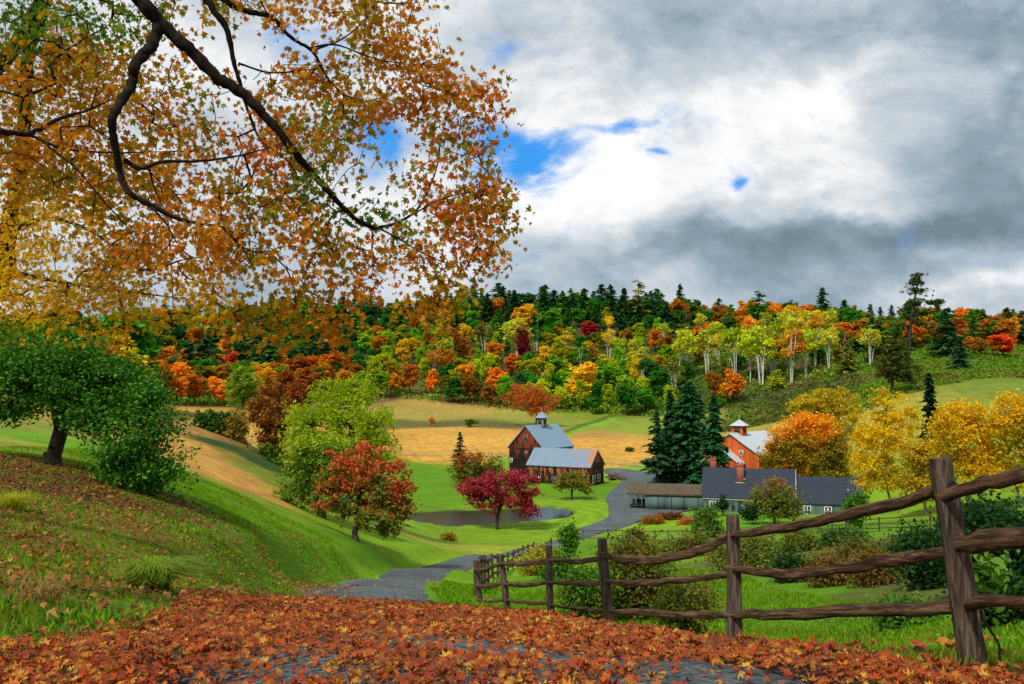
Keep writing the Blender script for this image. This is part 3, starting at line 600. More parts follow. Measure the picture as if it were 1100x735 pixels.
# shed
a = rad(-28); L = 13.3; e = P(641, 484, 157); c = e - np.array([math.cos(a), math.sin(a), 0]) * L / 2; zb = c[2] - 6.9
shed = thing('shed', 'long low weathered orange shed with rusty ribbed metal roof in front of barn', 'shed', (c[0], c[1], zb), a)
gable(shed, L, 7.4, 3.9, 3.0, BARNW, ROOFS, None, .3, .14, -2.0)
for x in (-4.2, -.8, 2.8): window(shed, (x, -3.7, 1.3), .9, .9, 'y-', GREYT)
for y in (-1.7, .9): window(shed, (L / 2, y, 1.5), 1.3, 1.4, 'x+')
for y in (-.6, 1.6): window(shed, (L / 2, y, 3.9), 1.3, 1.2, 'x+', DARKW, False, 'shaded_opening', DARKW)  # dark panels stand for the shade inside the gable openings
b = MB(); b.box((L / 2 + .05, 0, 2.8), (.1, 7.2, .18)); b.box((-1, -3.8, .05), (L - 2, .3, .4)); b.build('sill_beam', DARKW, shed)
# farmhouse with its lower wing
a = rad(-20); L = 13.2; c = at_ridge(757, 503, 126, a, L); zb = c[2] - 6.6; ca_, sa_ = math.cos(a), math.sin(a)
house = thing('farmhouse', 'sage green clapboard farmhouse with dark slate roof and two brick chimneys', 'house', (c[0], c[1], zb), a)
r1 = gable(house, L, 8.0, 2.6, 4.0, GREENW, SLATE, None, .22, .14, -1.5)
chimney(r1, (-L / 2 + 1.2, 1.2, 5.6), .9, .8, 2.5); k_ = chimney(r1, (-1.1, -1.6, 4.2), .95, .9, 3.3)
b = MB(); b.box((-1.1, -2.12, 4.72), (1.35, .3, .12)); b.box((-.52, -1.6, 5.2), (.14, 1.2, .2), 0, 0, .0); b.build('flashing', LEADM, k_)
for x in (-5.0, -3.7, 2.8, 4.4): window(house, (x, -4.0, 1.35), .85, 1.35, 'y-')
d_ = window(house, (-.6, -4.0, 1.05), 1.5, 2.0, 'y-', simple('green_door_paint', (.03, .075, .05)), True, 'door'); b = MB(); b.box((-.2, -4.12, 1.0), (.05, .08, .12)); b.build('handle', LEADM, d_)
for x in (-2.0, .8): window(house, (x, -4.0, 1.5), .35, 1.2, 'y-', GREENW, False)
b = MB(); b.box((0, -4.10, 2.42), (L, .12, .22)); b.build('eave_board', WHITE, house)
b = MB()
for s in (-1, 1): b.prism([(L / 2 + .24, 0, 6.62), (L / 2 + .24, s * 4.2, 2.42), (L / 2 + .24, s * 4.2, 2.62), (L / 2 + .24, 0, 6.86)], (.07, 0, 0))
b.build('rake_board', WHITE, house)
L2 = 9.2; w2 = MB(); wing = obj('wing', None); 
c2 = (L / 2 + L2 / 2 - .02, .3, 0)
bpy.data.objects.remove(wing)
x0, x1, y0, y1, eh, rs = L / 2 + .02, L / 2 + L2, -3.3, 3.9, 2.3, 3.3; ym = (y0 + y1) / 2
w2.add([(x0, y0, 0), (x1, y0, 0), (x1, y0, eh), (x0, y0, eh)], [[0, 1, 2, 3]]); w2.add([(x0, y1, 0), (x1, y1, 0), (x1, y1, eh), (x0, y1, eh)], [[3, 2, 1, 0]]); w2.add([(x1, y0, 0), (x1, y1, 0), (x1, y1, eh), (x1, ym, eh + rs), (x1, y0, eh)], [[0, 1, 2, 3, 4]])
wg = w2.build('wing', GREENW, house)
b = MB()
for s, ye in ((-1, y0 - .2), (1, y1 + .2)): b.prism([(x0, ym, eh + rs + .02), (x1 + .25, ym, eh + rs + .02), (x1 + .25, ye, eh - .16), (x0, ye, eh - .16)], (0, 0, .14))
b.build('wing_roof', SLATE, wg)
b = MB(); b.box(((x0 + x1) / 2, ym, -.7), (L2, 7.3, 1.5)); b.build('foundation', STONE, wg)
for x in (8.4, 11.2, 13.6): window(wg, (x, y0, 1.25), .9, 1.2, 'y-')
# garage / carport
a = rad(-13); L = 11.0; c = at_ridge(677, 519, 127.5, a, L); zb = c[2] - 3.75
gar = thing('garage', 'low green garage with open carport bay and brown shake roof', 'garage', (c[0], c[1], zb), a)
b = MB(); b.prism([(-L / 2 - .3, 0, 3.6), (L / 2, 0, 3.6), (L / 2, -3.2, 2.35), (-L / 2 - .3, -3.2, 2.35)], (0, 0, .2)); b.prism([(-L / 2 - .3, 0, 3.6), (L / 2, 0, 3.6), (L / 2, 2.6, 2.5), (-L / 2 - .3, 2.6, 2.5)], (0, 0, .2)); b.build('roof', BROWNROOF, gar)
b = MB(); b.box((1.2, -2.8, 1.17), (L - 2.6, .15, 2.33)); b.box((1.2, 2.2, 1.17), (L - 2.6, .15, 2.33)); b.box((-2.65, -.3, 1.17), (.15, 4.8, 2.33)); b.box((L / 2 - .1, -.3, 1.17), (.15, 4.8, 2.33)); b.build('wall', GREENW, gar)
for x in (-1.9, .9, 3.7):
    b = MB(); b.box((x + .8, -2.92, 1.05), (2.5, .08, 2.0)); 
    b.build('garage_door', boardmat('garage_door_boards_%d' % int(x * 10 + 50), (.09, .145, .13), (.06, .10, .09), (.08, .13, .12), .5, .62), gar)
for x in (-5.3, -4.4, -3.5):
    for y in (-2.75, 2.2): b = MB(); b.box((x, y, 1.17), (.16, .16, 2.35)); b.build('post', GREENW, gar)
b = MB(); b.box((-4.2, -.3, .55), (2.2, 4.4, .1)); b.box((-4.2, 2.1, .6), (2.3, .1, .9)); b.build('workbench', DARKW, gar)
b = MB(); b.box((0, -2.95, -.25), (L + .6, .5, .6)); b.box((0, 0, -.5), (L, 5.2, .9)); b.build('foundation', simple('pale_stone_kerb', (.30, .25, .19), .3, 3), gar)
# far red barn
a = rad(48); L = 15; c = at_ridge(784.5, 466.5, 152, a, L); zb = c[2] - 9.6
rb_ = thing('barn', 'bright orange red barn with white metal roof behind the farmhouse', 'barn', (c[0], c[1], zb), a)
r_ = gable(rb_, L, 11.4, 5.9, 3.7, REDB, ROOFR, None, .4, .2, -3)
cupola(r_, -3.6, 9.4, 2.0, 1.7, 2.9, 1.2, REDB, ROOFR, True)
b = MB(); b.prism([(-L / 2 - 2.6, 1.0, 7.1), (-L / 2 - .02, 1.0, 7.1), (-L / 2 - .02, -3.0, 4.1), (-L / 2 - 2.6, -3.0, 4.1)], (0, 0, .22)); b.prism([(-L / 2 - 2.6, 1.0, 7.1), (-L / 2 - .02, 1.0, 7.1), (-L / 2 - .02, 5.0, 4.1), (-L / 2 - 2.6, 5.0, 4.1)], (0, 0, .22)); pr = b.build('porch_roof', ROOFR, rb_)
b = MB(); b.prism([(-L / 2 - 2.3, -2.7, 0), (-L / 2 - 2.3, 4.7, 0), (-L / 2 - 2.3, 4.7, 4.3), (-L / 2 - 2.3, 1.0, 7.05), (-L / 2 - 2.3, -2.7, 4.3)], (2.28, 0, 0)); b.build('porch_wall', REDB, rb_)
window(rb_, (-L / 2 - 2.3, 3.0, 4.0), .8, 1.0, 'x-'); window(rb_, (-L / 2, -2.2, 6.2), .7, .9, 'x-')
# logs heaped beside the shed
LOG = simple('cut_log', (.09, .06, .04), .6, 3)
for k_ in range(26):
    px = 651 + R.uniform(0, 20); g = G(px, 516.5 - R.uniform(0, 3)); lay = int(R.integers(0, 3)); ln = R.uniform(.9, 2.0); an = R.uniform(-.6, .6)
    b = MB(); b.tube([(-ln / 2, 0, 0), (0, 0, .03), (ln / 2, 0, 0)], R.uniform(.16, .26), 8, jit=.05)
    o = b.build('log', LOG, None, True, (g[0], g[1], g[2] + .2 + lay * .34 * (1 - abs(px - 659) / 14))); o.rotation_euler = (0, R.uniform(-.15, .15), an)
    tag(o, 'rough dark log in the heap beside the gravel at the shed\'s right end', 'log', 'logs heaped beside the shed')
# low stone edge of the flower bed and a few far things
b = MB()
for k_ in range(14):
    g = G(722 + k_ * 2.1, 555 + k_ * .35); b.box((g[0], g[1], g[2] + .25), (.42, .5, .5 + R.uniform(-.08, .1)), 0, R.uniform(-.3, .3))
tag(b.build('garden_wall', STONE), 'low grey stone edging wall beside the orange flower bed', 'wall')

# ---------------------------------------------------------------- fences
RAILM, t = mat('weathered_rail'); v = objco(t)
n0 = t.noise(v, 2.2, 6, .65); n1_ = t.noise(v, 26, 5, .7); wv = t.n('ShaderNodeTexNoise'); mp = t.n('ShaderNodeMapping'); mp.inputs['Scale'].default_value = (.9, 16, 16); t.l(v, mp.inputs[0]); n2_ = t.noise(mp.outputs[0], 2.6, 7, .7, .4)
c = t.ramp(n2_, [(.36, (.012, .008, .006)), (.49, (.075, .040, .020)), (.60, (.17, .10, .052)), (.75, (.28, .21, .15))]); c = t.mix(t.mr(n0, .55, .7, 0, .55), c, (.14, .065, .03)); c = t.mix(t.mr(n1_, .66, .78, 0, .18), c, (.13, .14, .09))
pbr(t, c, .9, t.m('ADD', n2_, t.m('MULTIPLY', n1_, .4)), .9, .02, .15)
POSTM, t = mat('weathered_post'); v = objco(t); mp = t.n('ShaderNodeMapping'); mp.inputs['Scale'].default_value = (13, 13, 1.2); t.l(v, mp.inputs[0])
n0 = t.noise(v, 5, 5, .6); n2_ = t.noise(mp.outputs[0], 2.2, 7, .7, .5)
c = t.ramp(n2_, [(.35, (.015, .011, .009)), (.48, (.065, .045, .032)), (.61, (.15, .108, .078)), (.76, (.25, .19, .14))]); c = t.mix(t.mr(n0, .55, .75, 0, .5), c, (.10, .055, .03)); pbr(t, c, .9, n2_, .9, .02, .15)
def timber(mb, pts, wds, hts, k=10, jit=.05):
    """a split rail or post: rough rounded-rectangular section swept along pts; wds across, hts up"""
    p = spline(pts, 5); n = len(p); w_ = np.interp(np.linspace(0, 1, n), np.linspace(0, 1, len(wds)), wds); h_ = np.interp(np.linspace(0, 1, n), np.linspace(0, 1, len(hts)), hts)
    tn = np.gradient(p, axis=0); tn /= np.linalg.norm(tn, axis=1)[:, None]; up = np.array([0, 0, 1.0]) if abs(tn[0, 2]) < .7 else np.array([0, 1.0, 0])
    a = np.cross(tn, up); a /= np.linalg.norm(a, axis=1)[:, None]; b_ = np.cross(a, tn)
    th = (np.arange(k) + .5) / k * 2 * math.pi; cx = np.sign(np.cos(th)) * np.abs(np.cos(th)) ** .55; sx = np.sign(np.sin(th)) * np.abs(np.sin(th)) ** .55
    prof = 1 + R.normal(0, jit * 1.4, k)[None] + R.normal(0, min(jit, .05) * .45, (n, k))
    p = p + R.normal(0, .006, (n, 1)) * b_
    V = p[:, None] + prof[..., None] * (cx[None, :, None] * a[:, None] * w_[:, None, None] / 2 + sx[None, :, None] * b_[:, None] * h_[:, None, None] / 2)
    i = np.arange(n - 1)[:, None] * k; j = np.arange(k)[None]; j2 = (j + 1) % k
    mb.add(V.reshape(-1, 3), np.stack([i + j, i + j2, i + k + j2, i + k + j], -1).reshape(-1, 4)); mb.add(V[0], [list(range(k))[::-1]]); mb.add(V[-1], [list(range(k))])
# near fence: base x,y / top x,y / width(px) / depth
FP = [(1047, 718, 1010, 492, 25, 5.2), (789, 699, 787, 553, 15, 8.0), (657, 682, 647, 579, 11.5, 11.5), (592, 673, 590, 586, 8, 13.8), (546, 663, 538, 596, 7.5, 17.2), (517, 657, 511, 602, 6, 21.5)]
root = P(789, 697, 8.0); fence = thing('split_rail_fence', 'old split rail fence of dark weathered posts and sagging rails in the right foreground', 'fence', root)
for bx, by, tx, ty, wp_, Yp in FP:
    s = .92 * wp_ * Yp / F; B = P(bx, by, Yp) - root; Tp = P(tx, ty, Yp + .02) - root; B2 = B + (B - Tp) * .25
    mb = MB(); timber(mb, [B2, B, B * .5 + Tp * .5 + np.array([R.normal(0, .012), 0, 0]), Tp], [s * 1.12, s * 1.1, s, s * .86], [s * 1.05, s * 1.0, s * .95, s * .85], 12, .045)
    tp_ = mb.build('post', POSTM, fence, False)
    # mortise discs coloured near black for the shade in the rail holes
    if wp_ > 11:
        for f in ((.125, .42, .70) if wp_ > 20 else (.14, .38, .70)):
            q = Tp * (1 - f) + B * f; h_ = MB(); h_.tube([q + (s * .12, -s * .54, 0), q + (s * .12, -s * .50, 0)], s * .2, 10); h_.build('mortise_shade', simple('mortise_shadow_wood', (.012, .009, .007), .2, 9), tp_) if wp_ > 20 else None
def rail(pts_, ths, yoff=.0):
    q = [P(a_, b_, y_ + yoff) - root for a_, b_, y_ in pts_]; h_ = [t_ * p_[2] / F for t_, p_ in zip(ths, pts_)]
    q = np.array(q); e = q[-1] - q[0]; L_ = np.linalg.norm(e); e = e / L_; up = np.array([0, 0, 1.0]); s_ = np.cross(up, e); s_ /= np.linalg.norm(s_); u_ = np.cross(e, s_); M_ = np.stack([e, s_, u_], 1)
    mb = MB(); timber(mb, (q - q[0]) @ M_, [x * .58 for x in h_], [x * .84 for x in h_], 7, .15); o = mb.build('rail', RAILM, fence, False, q[0])
    from mathutils import Matrix
    o.rotation_euler = Matrix([list(r_) for r_ in M_]).to_euler()
Y1, Y2, Y3, Y4, Y5, Y6 = 5.2, 8.0, 11.5, 13.8, 17.2, 21.5
rail([(1010, 536, Y1), (1060, 521, 4.7), (1125, 507, 4.2)], [15, 19, 22], .02); rail([(1022, 588, Y1), (1065, 583, 4.75), (1125, 578, 4.2)], [14, 22, 21], .02); rail([(1036, 650, Y1), (1065, 646, 4.75), (1125, 648, 4.2)], [13, 19, 20], .02)
rail([(781, 576, Y2), (830, 570, 7.35), (890, 559, 6.6), (950, 546, 5.95), (1022, 525, 5.15)], [10, 14, 15, 17, 15], .06)
rail([(781, 611, Y2), (840, 617, 7.2), (900, 612, 6.5), (960, 603, 5.85), (1026, 591, 5.15)], [9, 13, 13, 16, 13], .06)
rail([(780, 661, Y2), (850, 660, 7.1), (930, 656, 6.2), (990, 655, 5.55), (1038, 652, 5.15)], [8, 12, 14, 15, 14], .06)
rail([(643, 595, Y3), (672, 602, 10.6), (710, 602, 9.7), (750, 592, 8.8), (792, 575, 7.95)], [5, 9, 9, 9, 8], .08)
rail([(646, 625, Y3), (690, 627, 10.2), (740, 623, 9.0), (793, 616, 7.95)], [5, 9, 9, 8], .08)
rail([(652, 656, Y3), (700, 659, 9.9), (750, 661, 8.8), (793, 660, 7.95)], [5, 8, 8, 8], .08)
rail([(587, 602, Y4), (620, 604, 12.6), (652, 600, Y3)], [4, 6.5, 6], .07); rail([(587, 626, Y4), (620, 627, 12.6), (655, 627, Y3)], [4, 7, 6], .07); rail([(588, 650, Y4), (622, 654, 12.6), (658, 657, Y3)], [4, 6, 6], .07)
rail([(536, 606, Y5), (562, 606, 15.4), (593, 602, Y4)], [3.5, 5, 5], .06); rail([(540, 628, Y5), (565, 629, 15.4), (594, 625, Y4)], [3.5, 5.5, 4], .06); rail([(543, 645, Y5), (566, 648, 15.4), (594, 649, Y4)], [3.5, 5.5, 4], .06)
rail([(509, 613, Y6), (524, 611, 19.3), (543, 605, Y5)], [3, 5, 4], .06); rail([(511, 630, Y6), (526, 630, 19.3), (545, 626, Y5)], [3, 4.5, 4], .06); rail([(513, 645, Y6), (528, 646, 19.3), (546, 644, Y5)], [3, 4, 4], .06)
# the same kind of fence running on down the road
def run_fence(name, label, W_, hgt, nr, wd, m_=POSTM, rm_=RAILM, cat='fence'):
    W_ = np.array(W_); Zs = zg(W_[:, 0], W_[:, 1]); r0 = np.array([W_[0, 0], W_[0, 1], Zs[0]]); f = thing(name, label, cat, r0); Q_ = np.column_stack([W_, Zs]) - r0
    for q in Q_:
        mb = MB(); ln = R.normal(0, .03, 2) * hgt; timber(mb, [q - (0, 0, .3), q, q + (ln[0], ln[1], hgt * R.uniform(.96, 1.05))], [wd * 1.05, wd, wd * .9], [wd] * 3, 8, .04); mb.build('post', m_, f)
    for a_, b_ in zip(Q_[:-1], Q_[1:]):
        e = (b_ - a_) * .04
        for k_ in range(nr):
            h_ = hgt * (.22 + .66 * k_ / max(1, nr - 1)); mb = MB(); mid = (a_ + b_) / 2 + (0, 0, h_ - R.uniform(0, .06))
            timber(mb, [a_ - e + (0, 0, h_), mid, b_ + e + (0, 0, h_ + R.normal(0, .02))], [wd * .55] * 3, [wd * .6, wd * .75, wd * .6], 6, .05); mb.build('rail', rm_, f)
    return f
rp = spline([G(512, 641)[:2], G(524, 629)[:2], G(540, 618)[:2], G(557, 608.5)[:2], G(573, 601)[:2], G(592, 593.5)[:2]], 3)
run_fence('split_rail_fence', 'darker fence stepping downhill along the right edge of the gravel road', rp, 1.35, 3, .17)
def evenly(pts_, st):
    p = np.asarray(pts_); d = np.concatenate([[0], np.cumsum(np.hypot(*np.diff(p, axis=0).T))]); n = max(2, int(d[-1] / st) + 1); s = np.linspace(0, d[-1], n); return np.column_stack([np.interp(s, d, p[:, 0]), np.interp(s, d, p[:, 1])])
run_fence('wire_fence', 'thin dark rail fence across the lawn below the farmyard, behind the foreground fence', evenly([G(x, y)[:2] for x, y in [(626, 581), (645, 579), (700, 583), (770, 587), (830, 586)]], 4.2), 1.2, 2, .11)
run_fence('wire_fence', 'thin dark rail fence on the lawn right of the farmhouse under the yellow trees', evenly([G(x, y)[:2] for x, y in [(866, 569), (900, 571), (950, 571), (1000, 568)]], 4.5), 1.15, 3, .11)
run_fence('pasture_fence', 'faint grey pasture fence between pond lawn and tan field, left of the barn', evenly([G(x, y)[:2] for x, y in [(425, 489), (480, 490), (548, 491)]], 4.5), 1.25, 3, .12, GREYT, GREYT)
run_fence('pasture_fence', 'faint grey pasture fence at the field edge between barn and tall spruces', evenly([G(x, y)[:2] for x, y in [(648, 498), (680, 501), (712, 505)]], 4.0), 1.25, 3, .13, GREYT, GREYT)
# ---------------------------------------------------------------- named trees of the middle ground
DGREEN = [(.012, .05, .008), (.03, .10, .012), (.06, .17, .018), (.10, .22, .02)]
# leaning green tree on the left bank
base = G(55, 499); Y = base[1]
lm = leafmat('green_apple_leaves', [(.018, .08, .010), (.035, .14, .014), (.07, .22, .018), (.13, .30, .025)], [(.16, .28, .025), (.09, .22, .02)], .5, (.55, .75), .3)
bl = pxblobs(base, Y, [(70, 400, 75, 40, 0), (25, 405, 60, 38, -1), (115, 425, 55, 42, 0), (150, 460, 42, 36, -1), (168, 495, 34, 30, -1.5), (130, 490, 34, 26, -2), (60, 375, 50, 22, 0), (10, 440, 32, 14, 0), (175, 512, 26, 16, -1.5), (140, 515, 30, 12, -2), (150, 430, 34, 22, -1), (-10, 400, 40, 45, 0), (100, 450, 32, 24, -1)], .9)
tk = pxline(base, Y, [(55, 499), (60, 480), (66, 460), (62, 440), (78, 420), (95, 400)])
make_tree('apple_tree', 'dense dark green spreading tree leaning right on the left bank', 'tree', base, bl, tk, .24, 420, 46000, .15, lm, spread=.30, seg=.35, tilt=.9, shell=.6, tv=RH, tf=RHF, holes=-1.5)
# red-tinged tree by the road bend
base = G(382, 581); Y = base[1]
lm = leafmat('blushing_leaves', [(.10, .18, .02), (.22, .22, .03), (.36, .18, .03)], [(.55, .07, .04), (.62, .20, .05), (.48, .10, .04), (.5, .16, .06)], .7, (.47, .60), .38, zgrad=(-1.0, 7.0), seed=2)
bl = pxblobs(base, Y, [(390, 510, 34, 26), (362, 525, 24, 24), (418, 520, 28, 28), (400, 545, 40, 22), (425, 548, 22, 20), (370, 495, 20, 16), (395, 490, 22, 12), (350, 540, 14, 14), (412, 568, 14, 12)])
make_tree('cherry_tree', 'small round tree with green and reddish orange leaves in front of the willow', 'tree', base, bl, pxline(base, Y, [(382, 581), (381, 572), (384, 560), (382, 545), (388, 525)]), .20, 260, 15000, .24, lm, spread=.24, seg=.35, tilt=.9, tv=HX, tf=HXF)
# dark tree beside it
base = G(345, 556); Y = base[1]
lm = leafmat('drooping_willow_leaves', [(.07, .15, .012), (.13, .25, .018), (.22, .34, .02)], [(.26, .38, .02), (.36, .46, .03)], .35, (.5, .7), .35, zgrad=(1.5, 6.5))  # mid green leaves, yellower towards the crown top
bl = pxblobs(base, Y, [(345, 505, 36, 26), (330, 480, 22, 26), (355, 492, 28, 26), (322, 525, 20, 14), (350, 530, 26, 14), (312, 532, 14, 8), (370, 515, 20, 20), (318, 500, 16, 16)])
make_tree('willow_tree', 'mid green drooping tree left of and below the bright willow', 'tree', base, bl, pxline(base, Y, [(345, 556), (344, 545), (340, 530), (345, 510), (350, 490)]), .28, 600, 14000, .28, lm, spread=.4, seg=.5, droop=.2, tv=HX * np.array([.8, 1.1, 1]))
# bright willow
base = GY_(372, 76); Y = base[1]
lm = leafmat('willow_leaves', [(.22, .34, .012), (.34, .46, .02), (.46, .56, .03), (.56, .60, .04)], [(.14, .26, .015), (.24, .36, .02)], .2, (.5, .7), .5)
bl = pxblobs(base, Y, [(385, 435, 32, 24), (360, 425, 26, 20), (333, 440, 22, 24), (400, 455, 22, 24), (350, 455, 30, 24), (375, 470, 32, 26), (325, 462, 16, 20), (408, 470, 14, 26), (390, 415, 20, 12), (340, 480, 24, 20), (365, 410, 16, 8)])
make_tree('willow_tree', 'large bright yellow green willow with billowing crown above the road bend', 'tree', base, bl, pxline(base, Y, [(372, 530), (370, 515), (372, 495), (380, 470), (378, 450)]), .42, 190, 26000, .32, lm, spread=.48, seg=.8, droop=.55, shell=.3, tv=HX * np.array([.7, 1.2, 1]), bark=BARK)
# crimson tree by the pond
base = G(534, 569); Y = base[1]
lm = leafmat('crimson_leaves', [(.26, .018, .03), (.36, .035, .045), (.46, .06, .075), (.34, .05, .04)], [(.30, .04, .03)], .4, (.6, .8), .35)
bl = pxblobs(base, Y, [(530, 521, 26, 13), (555, 518, 22, 13), (508, 523, 18, 12), (568, 533, 14, 13), (545, 540, 28, 12), (517, 540, 18, 8), (508, 530, 16, 8), (568, 545, 12, 10)])
make_tree('crabapple_tree', 'crimson pink spreading tree on the lawn in front of the pond', 'tree', base, bl, pxline(base, Y, [(534, 569), (534, 560), (535, 552), (540, 540)]), .22, 340, 12500, .33, lm, spread=.36, seg=.7, tilt=.7, holes=-1.3)
# small olive tree before the shed
base = G(614, 537); Y = base[1]
lm = leafmat('olive_leaves', [(.12, .13, .015), (.24, .22, .025), (.36, .28, .03)], [(.10, .16, .02)], .5, (.5, .7), .35)
bl = pxblobs(base, Y, [(608, 519, 11, 7), (622, 520, 12, 8), (614, 514, 12, 6), (602, 522, 8, 5), (628, 525, 8, 5)])
make_tree('fruit_tree', 'small olive yellow tree on the lawn in front of the low shed', 'tree', base, bl, pxline(base, Y, [(614, 537), (614, 531), (615, 525), (616, 519)]), .2, 260, 4200, .38, lm, spread=.4, seg=.6)
# rust-tinged bushy tree left of the pond
base = G(511, 523); Y = base[1]
lm = leafmat('rust_green_leaves', [(.07, .12, .015), (.14, .14, .02), (.22, .11, .02)], [(.38, .08, .02), (.42, .14, .03)], .3, (.45, .62), .35, zgrad=(1, 7))
bl = pxblobs(base, Y, [(505, 495, 16, 11), (520, 500, 16, 12), (496, 505, 12, 12), (512, 510, 22, 10), (532, 503, 9, 12), (495, 513, 11, 7)])
make_tree('fruit_tree', 'round green and rust red tree beside the small spruce, left of the barn', 'tree', base, bl, pxline(base, Y, [(511, 523), (511, 517), (510, 508)]), .25, 320, 6500, .42, lm, spread=.55, seg=.8)
# orange maple behind the house
base = GY_(866, 146); Y = base[1]
lm = leafmat('orange_maple_leaves', [(.14, .16, .014), (.28, .24, .02), (.48, .26, .02)], [(.80, .31, .02), (.88, .44, .03), (.72, .24, .02)], .16, (.36, .54), .4, zgrad=(4, 14), seed=4)
bl = pxblobs(base, Y, [(868, 462, 30, 18), (842, 472, 22, 18), (890, 475, 24, 20), (862, 485, 36, 20), (832, 488, 16, 14), (900, 492, 18, 16), (850, 500, 30, 14), (880, 505, 30, 12), (870, 452, 16, 8), (910, 500, 8, 10)])
make_tree('maple_tree', 'big round maple, orange above and olive below, behind the farmhouse roof', 'tree', base, bl, pxline(base, Y, [(866, 535), (866, 515), (866, 495), (866, 475)]), .5, 420, 22000, .5, lm, spread=.6, seg=1.2, shell=.35, holes=-1.7)
# yellow trees on the right
YEL = [(.62, .40, .012), (.84, .56, .015), (.90, .66, .02), (.52, .42, .02)]
def yellow(px, Yd, lab, blobs, tr, dark=.5, n=9000, cols=YEL, pat=[(.36, .33, .03), (.50, .38, .03)], bark=BARKG, ls=.34, rt=.16, nat=240, name='birch_tree'):
    b_ = GY_(px, Yd); m_ = leafmat('yellow_leaves', cols, pat, .22, (.5, .66), .45, seed=px * .1)
    pb = P(px, 540, Yd); tl = [(0, 0, 0)] + [tuple(P(a_, c_, Yd) - b_) for a_, c_ in tr]
    return make_tree(name, lab, 'tree', b_, pxblobs(b_, Yd, blobs), tl, rt, nat, int(n * 1.5), ls, m_, bark, spread=.42, seg=.9, shell=.45, holes=-1.1, holes_f=4.2)
yellow(893, 172, 'pale yellow tree rising behind the big orange maple', [(875, 432, 24, 14), (900, 428, 22, 12), (905, 445, 22, 16), (860, 440, 16, 12), (890, 450, 30, 14)], [(893, 470), (893, 450)], n=8500, ls=.5, cols=[(.40, .32, .02), (.62, .48, .03), (.75, .56, .04)])
yellow(955, 108, 'tall loose yellow birch with pale trunk just right of the orange maple', [(955, 440, 18, 22), (940, 465, 24, 20), (965, 480, 24, 24), (935, 500, 22, 22), (960, 510, 24, 14), (925, 480, 14, 16), (945, 425, 9, 8), (975, 455, 12, 18), (940, 520, 24, 10)], [(952, 520), (950, 480), (952, 440)], n=11000)
yellow(990, 96, 'slender yellow birch between the tall birch and the right hand grove', [(1000, 500, 18, 24), (985, 520, 22, 14), (1005, 470, 10, 16), (985, 490, 14, 18)], [(990, 520), (993, 490), (998, 465)], n=6500, cols=[(.40, .28, .02), (.60, .42, .03), (.7, .5, .04)])
yellow(1040, 88, 'broad golden yellow tree at the right behind the tallest fence post', [(1040, 445, 22, 18), (1020, 470, 20, 22), (1055, 470, 26, 26), (1035, 500, 28, 20), (1060, 500, 24, 16), (1015, 450, 9, 14)], [(1038, 520), (1036, 485), (1038, 450)], n=10000, cols=[(.58, .37, .012), (.76, .50, .015), (.88, .60, .02)])
yellow(1092, 84, 'golden olive tree cut off by the right edge', [(1090, 450, 26, 26), (1100, 490, 30, 26), (1080, 510, 20, 16), (1120, 460, 26, 34)], [(1092, 520), (1095, 490), (1095, 455)], n=9000, cols=[(.54, .35, .012), (.72, .46, .015), (.84, .56, .02)])
# yellow-green bushy tree before the house
base = GY_(832, 103); Y = base[1]
lm = leafmat('house_bush_leaves', [(.09, .13, .015), (.16, .20, .02), (.28, .25, .025)], [(.34, .20, .03), (.30, .14, .03)], .4, (.5, .7), .35, zgrad=(1, 6))
bl = pxblobs(base, Y, [(828, 530, 20, 12), (845, 535, 18, 12), (815, 540, 14, 12), (835, 548, 26, 11), (850, 548, 12, 9), (835, 520, 12, 6)])
make_tree('bushy_tree', 'loose olive green and rust tree hiding the middle of the farmhouse wall', 'tree', base, bl, pxline(base, Y, [(832, 566), (832, 556), (832, 545)]), .16, 420, 8000, .30, lm, spread=.4, seg=.6)
# lone orange tree in the field
def px_round(name, px, py, rx, ry, base_y, near, lab, cols, pat=None, n=6000, ls=.5, cat='tree', rt=.25, Yd=None, nat=320, sp=.5, trn=.35, bark=BARK, ps=.25):
    b_ = GY_(px, Yd) if Yd else G(px, base_y, near); Y_ = b_[1]; m_ = leafmat(name + '_leaves', cols, pat, ps, (.48, .64), trn, seed=px * .07)
    bl_ = [(px + R.normal(0, .38) * rx, py + R.normal(0, .32) * ry, rx * R.uniform(.4, .62), ry * R.uniform(.4, .62), R.normal(0, .3) * rx * Y_ / F) for _ in range(8)] + [(px, py, rx * .72, ry * .72)]
    tb = pxblobs(b_, Y_, bl_); top = P(px, py, Y_) - b_
    return make_tree(name, lab, cat, b_, tb, [(0, 0, 0), tuple(top * .3), tuple(top * .7), tuple(top)], rt, nat, n, ls, m_, bark, spread=sp * rx * Y_ / F * .12 + .12, seg=max(.4, rx * Y_ / F * .12), shell=.45)
px_round('maple_tree', 576, 433, 24, 24, 459, 0, 'lone red orange maple standing in the field behind the barn cupola', [(.42, .10, .02), (.6, .16, .03), (.35, .12, .03)], [(.6, .07, .03), (.3, .16, .03)], 9000, .55)
px_round('maple_tree', 463, 452, 4.5, 4.5, 458, 0, 'tiny orange sapling in the brown field left of the barn', [(.6, .2, .02), (.7, .28, .03)], None, 900, .45, rt=.08, nat=60) 
px_round('bush', 506, 454, 6.5, 5, 459, 0, 'small round green bush in the brown field left of the lone maple', [(.05, .12, .01), (.1, .2, .02)], None, 1300, .5, 'bush', rt=.1, nat=80)
px_round('bush', 677, 483, 6, 2.6, 485, 0, 'small dark bush on its own in the tan field right of the barn', [(.06, .12, .01), (.14, .16, .02)], None, 900, .4, 'bush', rt=.1, nat=60)
